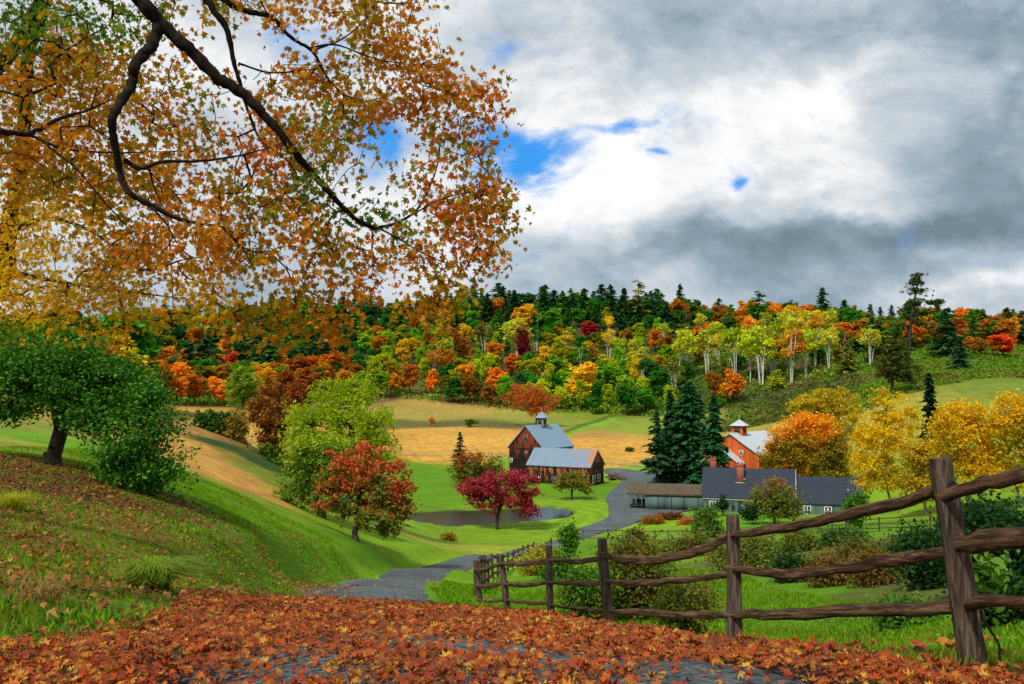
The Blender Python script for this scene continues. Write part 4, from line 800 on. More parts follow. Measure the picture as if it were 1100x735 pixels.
# hedgerow left of the willow
px_round('maple_tree', 290, 452, 26, 44, 505, 0, 'tall thin rust brown maple left of the bright willow', [(.30, .10, .02), (.24, .12, .02), (.40, .13, .03)], [(.16, .14, .02), (.45, .11, .03)], 9500, .42, Yd=100)
px_round('maple_tree', 250, 462, 20, 26, 492, 0, 'open yellowish tree with bare forked stems left of the rust brown maple', [(.34, .24, .03), (.28, .2, .03), (.42, .26, .03)], [(.18, .16, .02)], 3800, .36, Yd=104, rt=.22)
px_round('maple_tree', 262, 413, 19, 22, 470, 0, 'light green domed tree among the orange ones in the hedgerow', [(.14, .26, .02), (.24, .36, .03), (.36, .4, .04)], None, 6000, .5, Yd=150)
px_round('bush', 226, 460, 17, 17, 478, 0, 'dark green bush at the left end of the hedgerow', [(.03, .09, .01), (.06, .15, .02)], None, 5000, .4, 'bush', Yd=104, rt=.15)
px_round('maple_tree', 318, 425, 20, 26, 490, 0, 'dull red maple behind the left shoulder of the willow', [(.28, .07, .02), (.36, .10, .03), (.2, .09, .02)], None, 6000, .45, Yd=125)
px_round('maple_tree', 333, 505, 10, 10, 530, 0, 'thin leafy sapling on the edge of the tan field', [(.05, .10, .012), (.1, .16, .02)], None, 900, .3, Yd=86, nat=60)
for k_, (px, py, rx, ry, Yd, cc_) in enumerate([(250, 486, 16, 8, 98, 0), (272, 492, 18, 9, 95, 0), (296, 500, 18, 9, 90, 0), (318, 512, 16, 10, 84, 1), (338, 522, 12, 9, 78, 0), (235, 478, 12, 7, 103, 1), (286, 486, 12, 10, 96, 1), (400, 515, 16, 10, 92, 0)]):
    px_round('bush', px, py, rx, ry, 0, 0, ['low dark green bush at the left foot of the hedgerow above the tan field', 'round dark bush under the rust brown maple of the hedgerow', 'broad low bush right of the rust brown maple\'s stems', 'bush in the hedgerow dip left of the drooping tree', 'last hedgerow bush before the drooping green tree', 'smallest hedgerow bush beside the dark bush at its left end', 'taller bush standing between the two hedgerow maples', 'dark bush half hidden behind the red tinged tree'][k_],
             [[(.02, .07, .008), (.04, .11, .012), (.07, .15, .015)], [(.04, .10, .01), (.09, .16, .02), (.15, .2, .02)]][cc_], None, 2600, .34, 'bush', Yd=Yd, rt=.08, nat=140)

# shrubs by the fence and in the gully
def shrub(px, py, rx, ry, Yd, lab, cols, pat=None, n=5000, ls=.12, nat=260, name='shrub', sp=.16, rt=.05, flat=.9):
    b_ = GY_(px, Yd); m_ = leafmat('shrub_leaves', cols, pat, 1.2, (.5, .65), .35, seed=px * .03); s = Yd / F
    bl_ = [(px + R.normal(0, .42) * rx, py + R.normal(0, .35) * ry, rx * R.uniform(.3, .5), ry * R.uniform(.35, .55), R.normal(0, .35) * rx * s) for _ in range(9)] + [(px, py + ry * .2, rx * .8, ry * .7)]
    tb = [q for q in pxblobs(b_, Yd, bl_)]; top = P(px, py, Yd) - b_
    tr = thing(name, lab, 'shrub', b_); att = in_blobs(tb, nat, .6); att = att[att[:, 2] > .05] if (att[:, 2] > .05).sum() > 20 else np.abs(att)
    N, par, tips = grow([np.zeros(3), np.array([0, 0, .12]), top * .25], att, seg=max(.15, rx * s * .12), pen=.5)
    mb = MB(); skeleton_mesh(mb, N, par, .004 + ls * .02, rt, k=5); mb.build('stem', BARK, tr, True)
    k2 = R.integers(0, len(N) - 3, n) + 3; pos = N[k2] + R.normal(0, 1, (n, 3)) * sp
    V, f = scatter(pos, ls * R.uniform(.6, 1.3, n), HX, HXF, .9); obj('foliage', mesh('foliage', V, f, [m_]), tr); return tr
OL = [(.06, .10, .012), (.12, .16, .02), (.22, .22, .03)]; GR = [(.03, .10, .01), (.07, .19, .015), (.13, .27, .02)]; DK = [(.010, .035, .008), (.02, .06, .012), (.035, .10, .02)]; RU = [(.14, .07, .02), (.24, .12, .03), (.12, .12, .02)]; YG = [(.2, .24, .02), (.38, .36, .03), (.5, .36, .04)]
shrub(690, 622, 40, 42, 18, 'large airy olive shrub growing behind the fence between its second and fourth posts', OL, [(.3, .12, .03), (.08, .14, .015)], 12000, .085, 500, sp=.22)
shrub(630, 640, 24, 34, 17, 'green shrub behind the fourth fence post beside the large olive shrub', GR, [(.14, .16, .02)], 6500, .08, 260, sp=.16)
shrub(735, 650, 26, 28, 14, 'smaller pale olive shrub just left of the second nearest fence post', OL, [(.22, .2, .03)], 5500, .07, 240, sp=.16)
shrub(582, 602, 24, 18, 46, 'yellow green shrub on the road verge behind the smaller fence posts', YG, [(.5, .18, .03), (.12, .2, .02)], 6500, .17, 260, sp=.26)
shrub(602, 620, 14, 16, 34, 'dark green shrub just behind the fence near the yellow verge shrub', GR, None, 3500, .13, 160, sp=.2)
shrub(612, 576, 9, 13, 62, 'young upright green sapling shrub at the road edge', GR, None, 1800, .24, 90, sp=.26, name='sapling')
shrub(762, 564, 17, 18, 78, 'rounded mid green shrub right of the flower bed before the farmhouse', [(.05, .12, .015), (.10, .19, .02), (.17, .24, .03)], None, 5500, .26, 220, sp=.3)
shrub(805, 552, 9, 8, 103, 'dark evergreen shrub against the farmhouse wall beside the door', DK, None, 1800, .3, 90, sp=.25)
shrub(775, 541, 5, 8, 116, 'small dark conical shrub between the farmhouse windows', DK, None, 1200, .3, 70, sp=.22)
shrub(682, 580, 10, 11, 70, 'dark bronze rounded shrub on the lawn inside the rail fence', [(.07, .05, .015), (.12, .09, .02)], None, 2200, .22, 110, sp=.24)
shrub(920, 545, 14, 14, 66, 'fresh green sapling with large leaves rising above the near top rail', GR, None, 2200, .3, 110, sp=.26, name='sapling')
shrub(800, 600, 34, 22, 38, 'broad pale green thicket behind the second nearest post', [(.10, .16, .02), (.18, .22, .03), (.24, .24, .04)], [(.07, .12, .02)], 9000, .15, 380, sp=.3)
shrub(860, 585, 22, 12, 48, 'rust tipped green bush in the gully below the farmhouse', OL, RU, 4500, .18, 200, sp=.3)
shrub(905, 583, 24, 10, 50, 'low dark green bush below the lawn fence on the right', [(.03, .08, .01), (.06, .14, .02)], None, 4500, .18, 200, sp=.3)
shrub(840, 632, 26, 16, 30, 'low dark green mound in the gully behind the middle rail', DK, OL, 5500, .12, 240, sp=.25)
shrub(880, 640, 30, 14, 27, 'rusty brown brush beyond the lawn strip between the two nearest posts', RU, OL, 6500, .11, 280, sp=.25)
shrub(925, 645, 30, 14, 25, 'brown and olive brush further right along the same gully', RU, None, 6500, .10, 280, sp=.24)
shrub(905, 610, 30, 12, 36, 'olive brush in the hollow under the centre of the middle rail', OL, RU, 5500, .13, 240, sp=.28)
shrub(960, 620, 28, 18, 31, 'mid green brush left of the tallest post behind the rails', [(.04, .10, .012), (.08, .15, .02)], RU, 6000, .13, 260, sp=.26)
shrub(770, 610, 20, 14, 42, 'reddish brown brush behind the near middle rail', RU, None, 3500, .15, 160, sp=.28)
shrub(735, 590, 26, 10, 52, 'tangled olive brush below the rail fence on the lawn', OL, RU, 4200, .19, 190, sp=.32)
shrub(655, 600, 22, 12, 50, 'olive and yellow brush left of the airy shrub', OL, YG, 3600, .18, 170, sp=.3)
shrub(1065, 585, 50, 50, 17, 'big dark green bush filling the gap right of the tallest post', DK, [(.02, .08, .02)], 16000, .10, 600, sp=.25)
shrub(1000, 600, 26, 34, 22, 'dark green bush directly behind the tallest post', DK, [(.04, .10, .02)], 8000, .11, 320, sp=.25)
shrub(1085, 660, 30, 30, 9.5, 'leafy dark green shrub low at the right edge', DK, [(.05, .12, .02)], 6500, .065, 320, sp=.13)
shrub(975, 670, 26, 18, 14, 'bright leafy bramble at the foot of the gully left of the tallest post', [(.04, .12, .015), (.08, .2, .02), (.14, .28, .03)], None, 4200, .09, 220, sp=.15)
shrub(1062, 612, 9, 22, 5.35, 'light green vine with large leaves climbing the tallest post', [(.12, .26, .03), (.18, .34, .04)], None, 130, .07, 60, sp=.06, name='vine', rt=.008)
shrub(703, 560, 12, 3, 109, 'bed of orange and rust flowers beside the garage kerb', [(.5, .14, .02), (.3, .12, .03), (.10, .16, .02)], None, 2200, .26, 120, sp=.3, name='flower_bed', rt=.03)
shrub(740, 563, 10, 3, 105, 'bright orange flowers in front of the low stone edging', [(.75, .16, .02), (.55, .2, .03), (.12, .2, .02)], None, 1800, .25, 110, sp=.28, name='flower_bed', rt=.03)
shrub(722, 556, 13, 2.2, 113, 'dark red garden plants along the garage wall', [(.25, .06, .03), (.12, .08, .02)], None, 1500, .28, 100, sp=.28, name='flower_bed', rt=.03)
shrub(480, 578, 10, 3, 92, 'rusty reeds on the near left bank of the pond', [(.35, .15, .03), (.2, .2, .02)], None, 1200, .22, 80, sp=.22, name='reed_clump', rt=.02)
# ---------------------------------------------------------------- the wooded hill: protos, then one object per tree
TINT = tintmat('tinted_leaves', .05, .45); TINTC = tintmat('tinted_needles', .02, .2)
def proto_broad(kind, nb, n, ls, w_=.36, seed=0, white=False, sparse=1.0):
    bl = []
    if kind == 'dome':
        for _ in range(nb):
            a = R.uniform(0, 6.28); z = R.uniform(.28, .82); rr = w_ * .62 * math.sqrt(max(.05, 1 - ((z - .5) / .48) ** 2)); bl.append((math.cos(a) * rr * R.uniform(.3, 1), math.sin(a) * rr * R.uniform(.3, 1), z, w_ * R.uniform(.28, .5), w_ * R.uniform(.28, .5), R.uniform(.10, .17)))
        bl.append((0, 0, .55, w_ * .7, w_ * .7, .33))
    elif kind == 'birch':
        for k in range(nb): z = .52 + .42 * k / nb; rr = w_ * (1.05 - .8 * abs(z - .62) * 1.6); a = R.uniform(0, 6.28); bl.append((math.cos(a) * rr * .55, math.sin(a) * rr * .55, z, rr * .5, rr * .5, .09))
    else:
        for k in range(nb):
            z = .30 + .62 * k / nb; rr = w_ * (1 - .75 * abs(z - .5)); a = R.uniform(0, 6.28); bl.append((math.cos(a) * rr * .35, math.sin(a) * rr * .35, z, rr * R.uniform(.4, .75), rr * R.uniform(.4, .75), .11))
    bl = [tuple(10 * q for q in b) for b in bl]
    att = in_blobs(bl, 70, .4); mb = MB()
    if white:
        for k in range(int(R.integers(2, 5))):
            a = R.uniform(0, 6.28); s = R.uniform(.5, 1.5); top = R.uniform(7.5, 9.3); mb.tube([(math.cos(a) * s * .3, math.sin(a) * s * .3, -.4), (math.cos(a) * s * .6, math.sin(a) * s * .6, top * .4), (math.cos(a) * s * 1.1 + R.normal(0, .1), math.sin(a) * s * 1.1, top * .75), (math.cos(a) * s * 1.3, math.sin(a) * s * 1.3, top)], [.10, .085, .06, .02], 5, caps=False)
        N, par, tips = grow([np.array((0, 0, 2.0)), np.array((0, 0, 4.0)), np.array((0, 0, 6.5))], att[:40], seg=1.6, pen=.3); skeleton_mesh(mb, N, par, .02, .07, k=3)
    else:
        N, par, tips = grow([np.array((0, 0, -.5)), np.array((0, 0, 1.5)), np.array((.1, 0, 4.0)), np.array((0, 0, 6.5))], att[:45], seg=1.6, pen=.3); skeleton_mesh(mb, N, par, .03, .19, k=4)
    # leaf sprays bunched round clump centres so that the crown has lobes and gaps
    cen = in_blobs(bl, int(150 * sparse), .42); k_ = R.integers(0, len(cen), n); off = R.normal(0, 1, (n, 3)); off /= np.linalg.norm(off, axis=1)[:, None]
    pos = cen[k_] + off * (.22 + .55 * R.random(n)[:, None]) * R.uniform(.7, 1.35, len(cen))[k_][:, None] * np.array([1.15, 1.15, .75]); pos[:, 2] = np.maximum(pos[:, 2], .9)
    V, f = scatter(pos, ls * R.uniform(.5, 1.25, n), BL, HXF, .75)
    return mb.mesh('trunk', [BIRCH if white else BARK]), mesh('crown', V, f, [TINT])
def proto_conifer(H, Rb, nw, nbr, nf, ls, tint=TINTC, z0=.08, ragged=.2, power=.85, bark=BARK):
    mb = MB(); mb.tube([(0, 0, -.5), (0, 0, H * .5), (0, 0, H * .99)], [H * .016, H * .011, .02], 6); P_, A_ = [], []
    for q in range(nw):
        z = H * (z0 + (1 - z0) * (q / nw) ** .92); rr = Rb * (1 - z / H) ** power + .05 * H * .1
        for b_ in range(nbr):
            a = R.uniform(0, 6.28); l_ = rr * R.uniform(1 - ragged * 2, 1 + ragged); zz = z + R.normal(0, H / nw * .3)
            end = np.array([math.cos(a) * l_, math.sin(a) * l_, zz - l_ * R.uniform(.12, .30)]); st = np.array([0, 0, zz])
            if l_ > .9: mb.tube([st, st * .4 + end * .6 + (0, 0, -.02), end], [.02 + l_ * .008, .018, .008], 3, caps=False)
            for _ in range(max(2, int(nf * (l_ / Rb) ** 1.2 + 1))):
                f = R.uniform(.15, 1.03); p = st + (end - st) * f; w_ = .30 * l_ * (1.1 - f) * R.normal(0, 1)
                P_.append(p + np.array([-math.sin(a) * w_, math.cos(a) * w_, -abs(w_) * .25 - R.uniform(0, .12) * ls])); A_.append((math.cos(a) + R.normal(0, .35), math.sin(a) + R.normal(0, .35), -.35 + R.normal(0, .2)))
    P_ = np.array(P_); A_ = np.array(A_); A_ /= np.linalg.norm(A_, axis=1)[:, None]; s = np.cross(A_, R.normal(0, .35, A_.shape) + (0, 0, 1)); s /= np.linalg.norm(s, axis=1)[:, None]
    V, f = scatter(P_, ls * R.uniform(.6, 1.3, len(P_)), RH * np.array([.9, 1.1, 1]), RHF, 1, np.stack([s, A_, np.cross(s, A_)], 1))
    return mb.mesh('trunk', [bark]), mesh('crown', V, f, [tint])
DOME = [proto_broad('dome', 12, 4600, .52, .36 + .02 * k) for k in range(6)]
TALL = [proto_broad('tall', 11, 3600, .46, .27) for _ in range(5)]
BIR = [proto_broad('birch', 8, 950, .50, .30, white=True, sparse=.9) for _ in range(5)]
CON = [proto_conifer(10, 2.9, 19, 9, 9, 1.0, ragged=.3, power=.7) for _ in range(4)]
PIN = [proto_conifer(10, 2.3, 10, 5, 14, .9, z0=.35, ragged=.38, power=.5) for _ in range(3)]
COLS = {'orange': (.68, .235, .02), 'red orange': (.58, .14, .02), 'burnt orange': (.42, .165, .018), 'golden': (.66, .40, .02), 'yellow green': (.46, .47, .02), 'lime green': (.28, .45, .02), 'bright green': (.13, .33, .018),
        'dark green': (.040, .125, .026), 'deep green': (.070, .215, .022), 'olive': (.20, .20, .015), 'russet': (.32, .085, .02), 'crimson': (.36, .015, .035), 'maroon': (.17, .012, .025), 'pale yellow': (.55, .46, .05), 'blue green': (.030, .115, .045), 'scarlet': (.62, .06, .02)}
EDGE = [(140, 434), (200, 435), (260, 436), (330, 430), (380, 424), (430, 427), (480, 432), (560, 441), (620, 444), (700, 446), (745, 444), (780, 437), (815, 420), (860, 416), (900, 405), (930, 388), (965, 378), (1000, 372), (1050, 370), (1120, 374)]
def edgeY(px):
    py = np.interp(px, [a for a, _ in EDGE], [b for _, b in EDGE]); return G(px, py, 150)[1]
PAL = [  # (px limit, [(t limit, {colour: weight}, {kind: weight})...])
 (275, [(.22, {'red orange': 3, 'orange': 3, 'russet': 2, 'burnt orange': 3, 'olive': 3, 'scarlet': 1}, {'D': 8, 'T': 1}), (.55, {'dark green': 5, 'deep green': 4, 'olive': 2, 'orange': 1, 'red orange': 1}, {'C': 3, 'D': 4}), (2, {'bright green': 4, 'deep green': 4, 'orange': 2, 'olive': 2}, {'C': 3, 'D': 5})]),
 (385, [(.2, {'red orange': 3, 'russet': 3, 'burnt orange': 2, 'olive': 2, 'orange': 2}, {'D': 8}), (.55, {'dark green': 6, 'deep green': 4, 'red orange': 1, 'golden': 1}, {'C': 5, 'D': 4}), (2, {'deep green': 6, 'bright green': 4, 'dark green': 2, 'russet': .5}, {'C': 7, 'D': 3})]),
 (535, [(.16, {'orange': 3, 'burnt orange': 3, 'deep green': 3, 'olive': 3, 'lime green': 3, 'yellow green': 3}, {'D': 8, 'T': 2}), (.36, {'yellow green': 7, 'lime green': 7, 'orange': 2, 'golden': 3, 'burnt orange': 1, 'deep green': 1}, {'T': 7, 'D': 2}), (.62, {'golden': 4, 'orange': 3, 'yellow green': 6, 'lime green': 5, 'bright green': 2, 'olive': 3, 'burnt orange': 3}, {'T': 5, 'D': 4, 'B': 1}), (.8, {'deep green': 4, 'bright green': 3, 'orange': 3, 'dark green': 3, 'red orange': 1}, {'D': 5, 'C': 3, 'T': 3}), (2, {'orange': 3, 'deep green': 4, 'dark green': 4, 'bright green': 2, 'russet': 1}, {'D': 4, 'C': 6})]),
 (720, [(.16, {'deep green': 5, 'bright green': 4, 'lime green': 3, 'yellow green': 3, 'dark green': 2}, {'D': 5, 'T': 4}), (.36, {'lime green': 5, 'yellow green': 5, 'bright green': 5, 'golden': 2, 'deep green': 3}, {'T': 5, 'D': 5, 'B': 1}), (.66, {'yellow green': 5, 'olive': 3, 'bright green': 4, 'golden': 3, 'orange': 2, 'burnt orange': 2, 'lime green': 3, 'deep green': 2}, {'T': 5, 'D': 3, 'B': 3}), (2, {'dark green': 5, 'blue green': 4, 'deep green': 6, 'orange': .6, 'olive': .8}, {'C': 6, 'D': 5})]),
 (900, [(.25, {'deep green': 4, 'olive': 4, 'bright green': 2, 'dark green': 2, 'yellow green': 2}, {'D': 5, 'T': 4, 'B': 3}), (.62, {'yellow green': 5, 'olive': 4, 'pale yellow': 4, 'golden': 2, 'orange': 1}, {'B': 12, 'T': 1, 'D': 1.5}), (2, {'orange': 4, 'burnt orange': 4, 'olive': 4, 'deep green': 3, 'golden': 2, 'red orange': 2, 'dark green': 1}, {'D': 8, 'C': 1.5})]),
 (2000, [(.3, {'olive': 4, 'burnt orange': 3, 'red orange': 2, 'deep green': 4, 'dark green': 2, 'golden': 1}, {'D': 6, 'C': 2}), (2, {'orange': 4, 'burnt orange': 4, 'olive': 4, 'deep green': 3, 'dark green': 2, 'red orange': 1}, {'D': 8, 'C': 2})])]
KN = {'D': 'broadleaf', 'T': 'aspen', 'B': 'birch', 'C': 'spruce', 'P': 'pine'}; PR = {'D': DOME, 'T': TALL, 'B': BIR, 'C': CON, 'P': PIN}
def pick(d): k = list(d); w_ = np.array([d[q] for q in k], float); return k[int(R.choice(len(k), p=w_ / w_.sum()))]
FOREST = []
def put(kind, colr, px, Y, H, wf=1.0, top=None, own=None):
    b_ = GY_(px, Y)
    if top is not None: H = P(px, top, Y)[2] - b_[2]
    FOREST.append(dict(kind=kind, c=colr, b=b_, H=H, wf=wf, px=px, own=own, ty=425 - (b_[2] + H) / Y * F))
# trees the photograph singles out: kind, colour, px, base y (where it meets the hill), top y, width factor
for kd, cl, px, by, ty, wf, own in [
    ('D', 'crimson', 635, 366, 344, 1.3, 'small deep crimson tree standing out halfway up the hill above the barn'), ('D', 'scarlet', 757, 372, 347, 1.6, None), ('T', 'maroon', 561, 398, 352, .8, 'narrow maroon tree among birches left of the lone orange maple'),
    ('D', 'golden', 562, 362, 324, 1.0, None), ('D', 'bright green', 591, 366, 328, 1.1, None), ('D', 'orange', 536, 428, 393, 1.0, None), ('D', 'red orange', 550, 405, 378, 1.1, None), ('D', 'orange', 502, 424, 388, .9, None), ('D', 'orange', 464, 424, 394, .8, None),
    ('D', 'burnt orange', 440, 424, 388, .9, None), ('D', 'burnt orange', 420, 420, 386, .9, None), ('D', 'yellow green', 652, 414, 378, 1.1, None), ('T', 'golden', 627, 438, 388, 1.5, None), ('T', 'yellow green', 654, 438, 412, 1.2, None), ('D', 'bright green', 597, 412, 380, 1.0, None),
    ('D', 'burnt orange', 768, 432, 396, .85, 'left and browner of two round orange trees at the wood edge above the tall spruces'), ('D', 'orange', 787, 434, 393, 1.0, 'right and brighter of two round orange trees at the wood edge above the tall spruces'),
    ('D', 'orange', 704, 378, 352, 1.0, None), ('D', 'burnt orange', 672, 376, 352, 1.1, None), ('D', 'red orange', 356, 408, 375, 1.2, None), ('D', 'orange', 302, 406, 373, .7, None), ('D', 'bright green', 262, 430, 386, .9, None),
    ('D', 'orange', 850, 376, 348, 1.1, None), ('D', 'red orange', 905, 372, 345, 1.4, None), ('D', 'scarlet', 1078, 384, 357, 1.6, 'round scarlet tree at the top of the green meadow near the right edge'), ('D', 'burnt orange', 1054, 382, 360, 1.2, None), ('D', 'orange', 1042, 380, 360, 1.1, None),
    ('C', 'dark green', 1020, 383, 330, 1.5, 'broad dark spruce at the head of the meadow right of the ragged pine'), ('C', 'blue green', 1032, 398, 364, 1.5, 'short dark spruce standing out on the green meadow'), ('C', 'dark green', 886, 358, 308, 1.0, 'dark pointed conifer rising alone above the ridge over the orange maple'),
    ('P', 'deep green', 817, 358, 311, 1.5, 'flat topped dark pine rising above the ridge over the far red barn'), ('C', 'dark green', 732, 345, 304, .9, None), ('P', 'olive', 687, 352, 300, 1.3, 'tall ragged olive pine at the ridge top over the barn\'s right end'),
    ('C', 'blue green', 960, 352, 327, 1.1, None), ('C', 'blue green', 948, 352, 329, 1.1, None), ('C', 'blue green', 937, 352, 326, 1.0, None), ('T', 'pale yellow', 476, 392, 340, .9, None), ('T', 'golden', 434, 395, 362, 1.0, None),
    ('B', 'pale yellow', 691, 410, 372, 1.0, None), ('B', 'pale yellow', 556, 388, 338, 1.1, None), ('B', 'olive', 520, 378, 344, 1.0, None), ('B', 'yellow green', 735, 408, 350, .9, None), ('B', 'pale yellow', 760, 402, 352, .9, None), ('B', 'yellow green', 805, 410, 350, .85, None), ('B', 'yellow green', 818, 414, 348, .9, None),
    ('B', 'orange', 849, 412, 350, .9, None), ('B', 'yellow green', 865, 404, 350, .8, None), ('B', 'pale yellow', 892, 396, 348, .8, None), ('B', 'yellow green', 876, 396, 350, .8, None), ('B', 'pale yellow', 935, 392, 350, .9, None), ('B', 'olive', 907, 388, 350, .9, None), ('B', 'yellow green', 832, 404, 346, .9, None), ('B', 'yellow green', 790, 402, 348, .9, None)]:
    g = G(px, by, 150); put(kd, cl, px, g[1], 10, wf, ty, own)
for k_ in range(17):
    px = -60 + k_ * 12 + R.uniform(-4, 4); put(['D', 'C', 'D'][k_ % 3], ['deep green', 'dark green', 'burnt orange', 'olive', 'bright green', 'golden'][int(R.integers(0, 6))] if k_ % 3 != 1 else 'dark green', px, R.uniform(150, 230), 12, 1.5, R.uniform(322, 350))
for k_ in range(12):
    px = -50 + k_ * 16 + R.uniform(-4, 4); put('D', ['burnt orange', 'golden', 'orange', 'olive'][int(R.integers(0, 4))], px, R.uniform(125, 145), 12, 1.3, R.uniform(358, 378))
named = [(q['px'], q['ty']) for q in FOREST]
Yk, k_row = 1.0, 0
for row in range(12):
    px = 138 + R.uniform(0, 14)
    while px < 1125:
        Y0 = edgeY(px); Yt = 590.0 if px < 760 else (540.0 if px < 900 else 430.0); fr = row / 11
        Y = Y0 * (Yt / Y0) ** (fr * .97 + .01) * R.uniform(.985, 1.02); b_ = GY_(px, Y)
        pal = next(p for l_, p in PAL if px < l_); _, cw, kw = next(z for z in pal if fr + R.normal(0, .05) < z[0]); kd = pick(kw); cl = pick(cw)
        if kd == 'C' and cl not in ('dark green', 'deep green', 'blue green', 'bright green', 'olive'): kd = 'D'
        H = {'D': R.uniform(9, 13.5), 'T': R.uniform(10.5, 15), 'B': R.uniform(13, 17), 'C': R.uniform(12, 18)}[kd] * (1 + .25 * (fr > .75))
        if px > 735 and px < 810 and fr < .18: H *= .55
        if 722 < px < 935 and kd != 'B' and fr < .6: H *= .72
        if 722 < px < 935 and fr < .32 and R.random() < .6: px += 18; continue
        ty = 425 - (b_[2] + H) / Y * F; sp = {'D': 21, 'T': 16, 'B': 17, 'C': 14}[kd] * (290 / Y) ** .5 * R.uniform(.85, 1.3)
        if min(abs(px - a) / 11 + abs(ty - t_) / 14 for a, t_ in named) > 1.0: put(kd, cl, px, Y, H, R.uniform(.85, 1.2) * {'D': 1.1, 'C': 1.5}.get(kd, 1))
        px += sp
# labels that single each tree out
LM = [(-30, 'beyond the apple tree\'s left edge'), (20, 'behind the apple tree\'s left side'), (60, 'behind the apple tree\'s trunk'), (110, 'behind the apple tree\'s right side'), (165, 'right of the apple tree'), (205, 'above the tan field\'s upper corner'), (245, 'above the hedgerow\'s dark bush'), (285, 'above the rust brown maple'), (325, 'above the willow\'s left shoulder'), (365, 'above the willow\'s crown'), (400, 'above the willow\'s right shoulder'), (440, 'above the brown field\'s tiny sapling'), (478, 'above the little spruce'), (515, 'above the field\'s green bush'), (545, 'left of the lone field maple'), (578, 'above the lone field maple'),
      (610, 'above the barn roof'), (645, 'above the shed\'s right gable'), (680, 'above the garage\'s open bay'), (715, 'left of the tall spruce trio'), (745, 'above the tall spruce trio'), (780, 'above the porched barn\'s gable'), (805, 'above the porched barn\'s cupola'), (840, 'over the big maple\'s left half'), (875, 'over the big maple\'s right half'), (915, 'over the pale trunked birch'), (950, 'left of the ragged pine'), (985, 'behind the ragged pine'), (1025, 'over the meadow spruces'), (1060, 'left of the scarlet meadow tree'), (1120, 'by the photo\'s right edge')]
WARM = ('orange', 'red orange', 'burnt orange', 'russet', 'crimson', 'maroon', 'scarlet', 'golden')
def lbl(q):
    lm_ = min(LM, key=lambda a: abs(a[0] - q['px']))[1]; fr = q['b'][1]
    e = edgeY(q['px']); f = (fr - e) / (560 - e); row = 'at the wood\'s foot' if f < .12 else 'low on the hill' if f < .3 else 'halfway up' if f < .55 else 'high on the hill' if f < .82 else 'on the ridge'
    return '%s %s %s, %s' % (q['c'], 'maple' if q['kind'] == 'D' and q['c'] in WARM else KN[q['kind']], row, lm_)
keys = {}
for q in FOREST: q['k'] = lbl(q); keys.setdefault(q['k'], []).append(q)
OR = ['leftmost', 'second from left', 'third from left', 'fourth from left', 'fifth from left', 'sixth from left', 'seventh from left', 'eighth from left']
for k_, L_ in keys.items():
    L_.sort(key=lambda q: q['px'] / 1.0 + 0 * q['b'][1])
    for i_, q in enumerate(L_): q['label'] = q['own'] or (k_ if len(L_) == 1 else '%s %s' % (OR[min(i_, 7)], k_))
GRP = {'D': 'broadleaf trees on the wooded hill', 'T': 'aspens on the wooded hill', 'B': 'white stemmed birches on the wooded hill', 'C': 'conifers on the wooded hill', 'P': 'pines on the ridge'}
NM = {'D': 'broadleaf_tree', 'T': 'aspen_tree', 'B': 'birch_tree', 'C': 'spruce_tree', 'P': 'pine_tree'}
for q in FOREST:
    tm, cm = PR[q['kind']][int(R.integers(0, len(PR[q['kind']])))]
    mp_ = q['kind'] == 'D' and q['c'] in WARM; o = thing('maple_tree' if mp_ else NM[q['kind']], q['label'], 'tree', q['b'], R.uniform(0, 6.28), 'maples on the wooded hill' if mp_ else GRP[q['kind']]); s = q['H'] / 10; o.scale = (s * q['wf'], s * q['wf'], s)
    tr = obj('trunk', tm, o); cr = obj('crown', cm, o); c = np.array(COLS[q['c']]) * R.uniform(.8, 1.25) * np.array([R.uniform(.9, 1.1), R.uniform(.88, 1.12), 1]); cr.color = (*np.minimum(c, .9), 1)
print('FOREST', len(FOREST), {k: sum(1 for q in FOREST if q['kind'] == k) for k in 'DTBCP'})
# scrub between and below the trees, and over the meadow
m, t = mat('scrub_leaves'); g = t.n('ShaderNodeNewGeometry'); r_ = g.outputs['Random Per Island']; v = objco(t); n = t.noise(v, .035, 4, .6)
c = t.ramp(t.m('ADD', n, t.m('MULTIPLY', t.m('SUBTRACT', r_, .5), .25)), [(.25, (.16, .08, .025)), (.38, (.12, .14, .016)), (.5, (.09, .22, .015)), (.62, (.19, .34, .02)), (.78, (.32, .36, .03))]); finish_leaf(t, c, .3)
def scrub(name, n, pxr, yf, size, m_, h_=.8, label=None):
    px = R.uniform(*pxr, n); pos = []
    for a in px:
        Y = yf(a); b_ = GY_(a, Y); pos.append((b_[0], b_[1], b_[2]))
    pos = np.array(pos); cl = pos[R.integers(0, n, n * 6)] + R.normal(0, 1, (n * 6, 3)) * np.array([h_ * 1.2, h_ * 1.2, 0]); cl[:, 2] = zg(cl[:, 0], cl[:, 1]) + np.abs(R.normal(0, h_ * .55, len(cl)))
    V, f = scatter(cl, size * R.uniform(.5, 1.3, len(cl)), BL, HXF, .7); return tag(obj(name, mesh(name, V, f, [m_])), kind='stuff')
ED = {int(a): edgeY(a) for a in range(130, 1140, 5)}
eY = lambda a: ED[int(np.clip(round((a - 130) / 5) * 5 + 130, 130, 1135))]
scrub('undergrowth', 13000, (135, 1125), lambda a: eY(a) * (1.0 + R.random() ** 1.3 * .75), .9, m, 1.3)
MS = leafmat('meadow_brush', [(.07, .14, .012), (.12, .24, .015), (.2, .3, .02)], [(.2, .13, .03), (.15, .2, .02)], .06, (.5, .66), .3)
scrub('meadow_brush', 5000, (915, 1130), lambda a: R.uniform(.62, .99) * eY(a), .55, MS, .7)
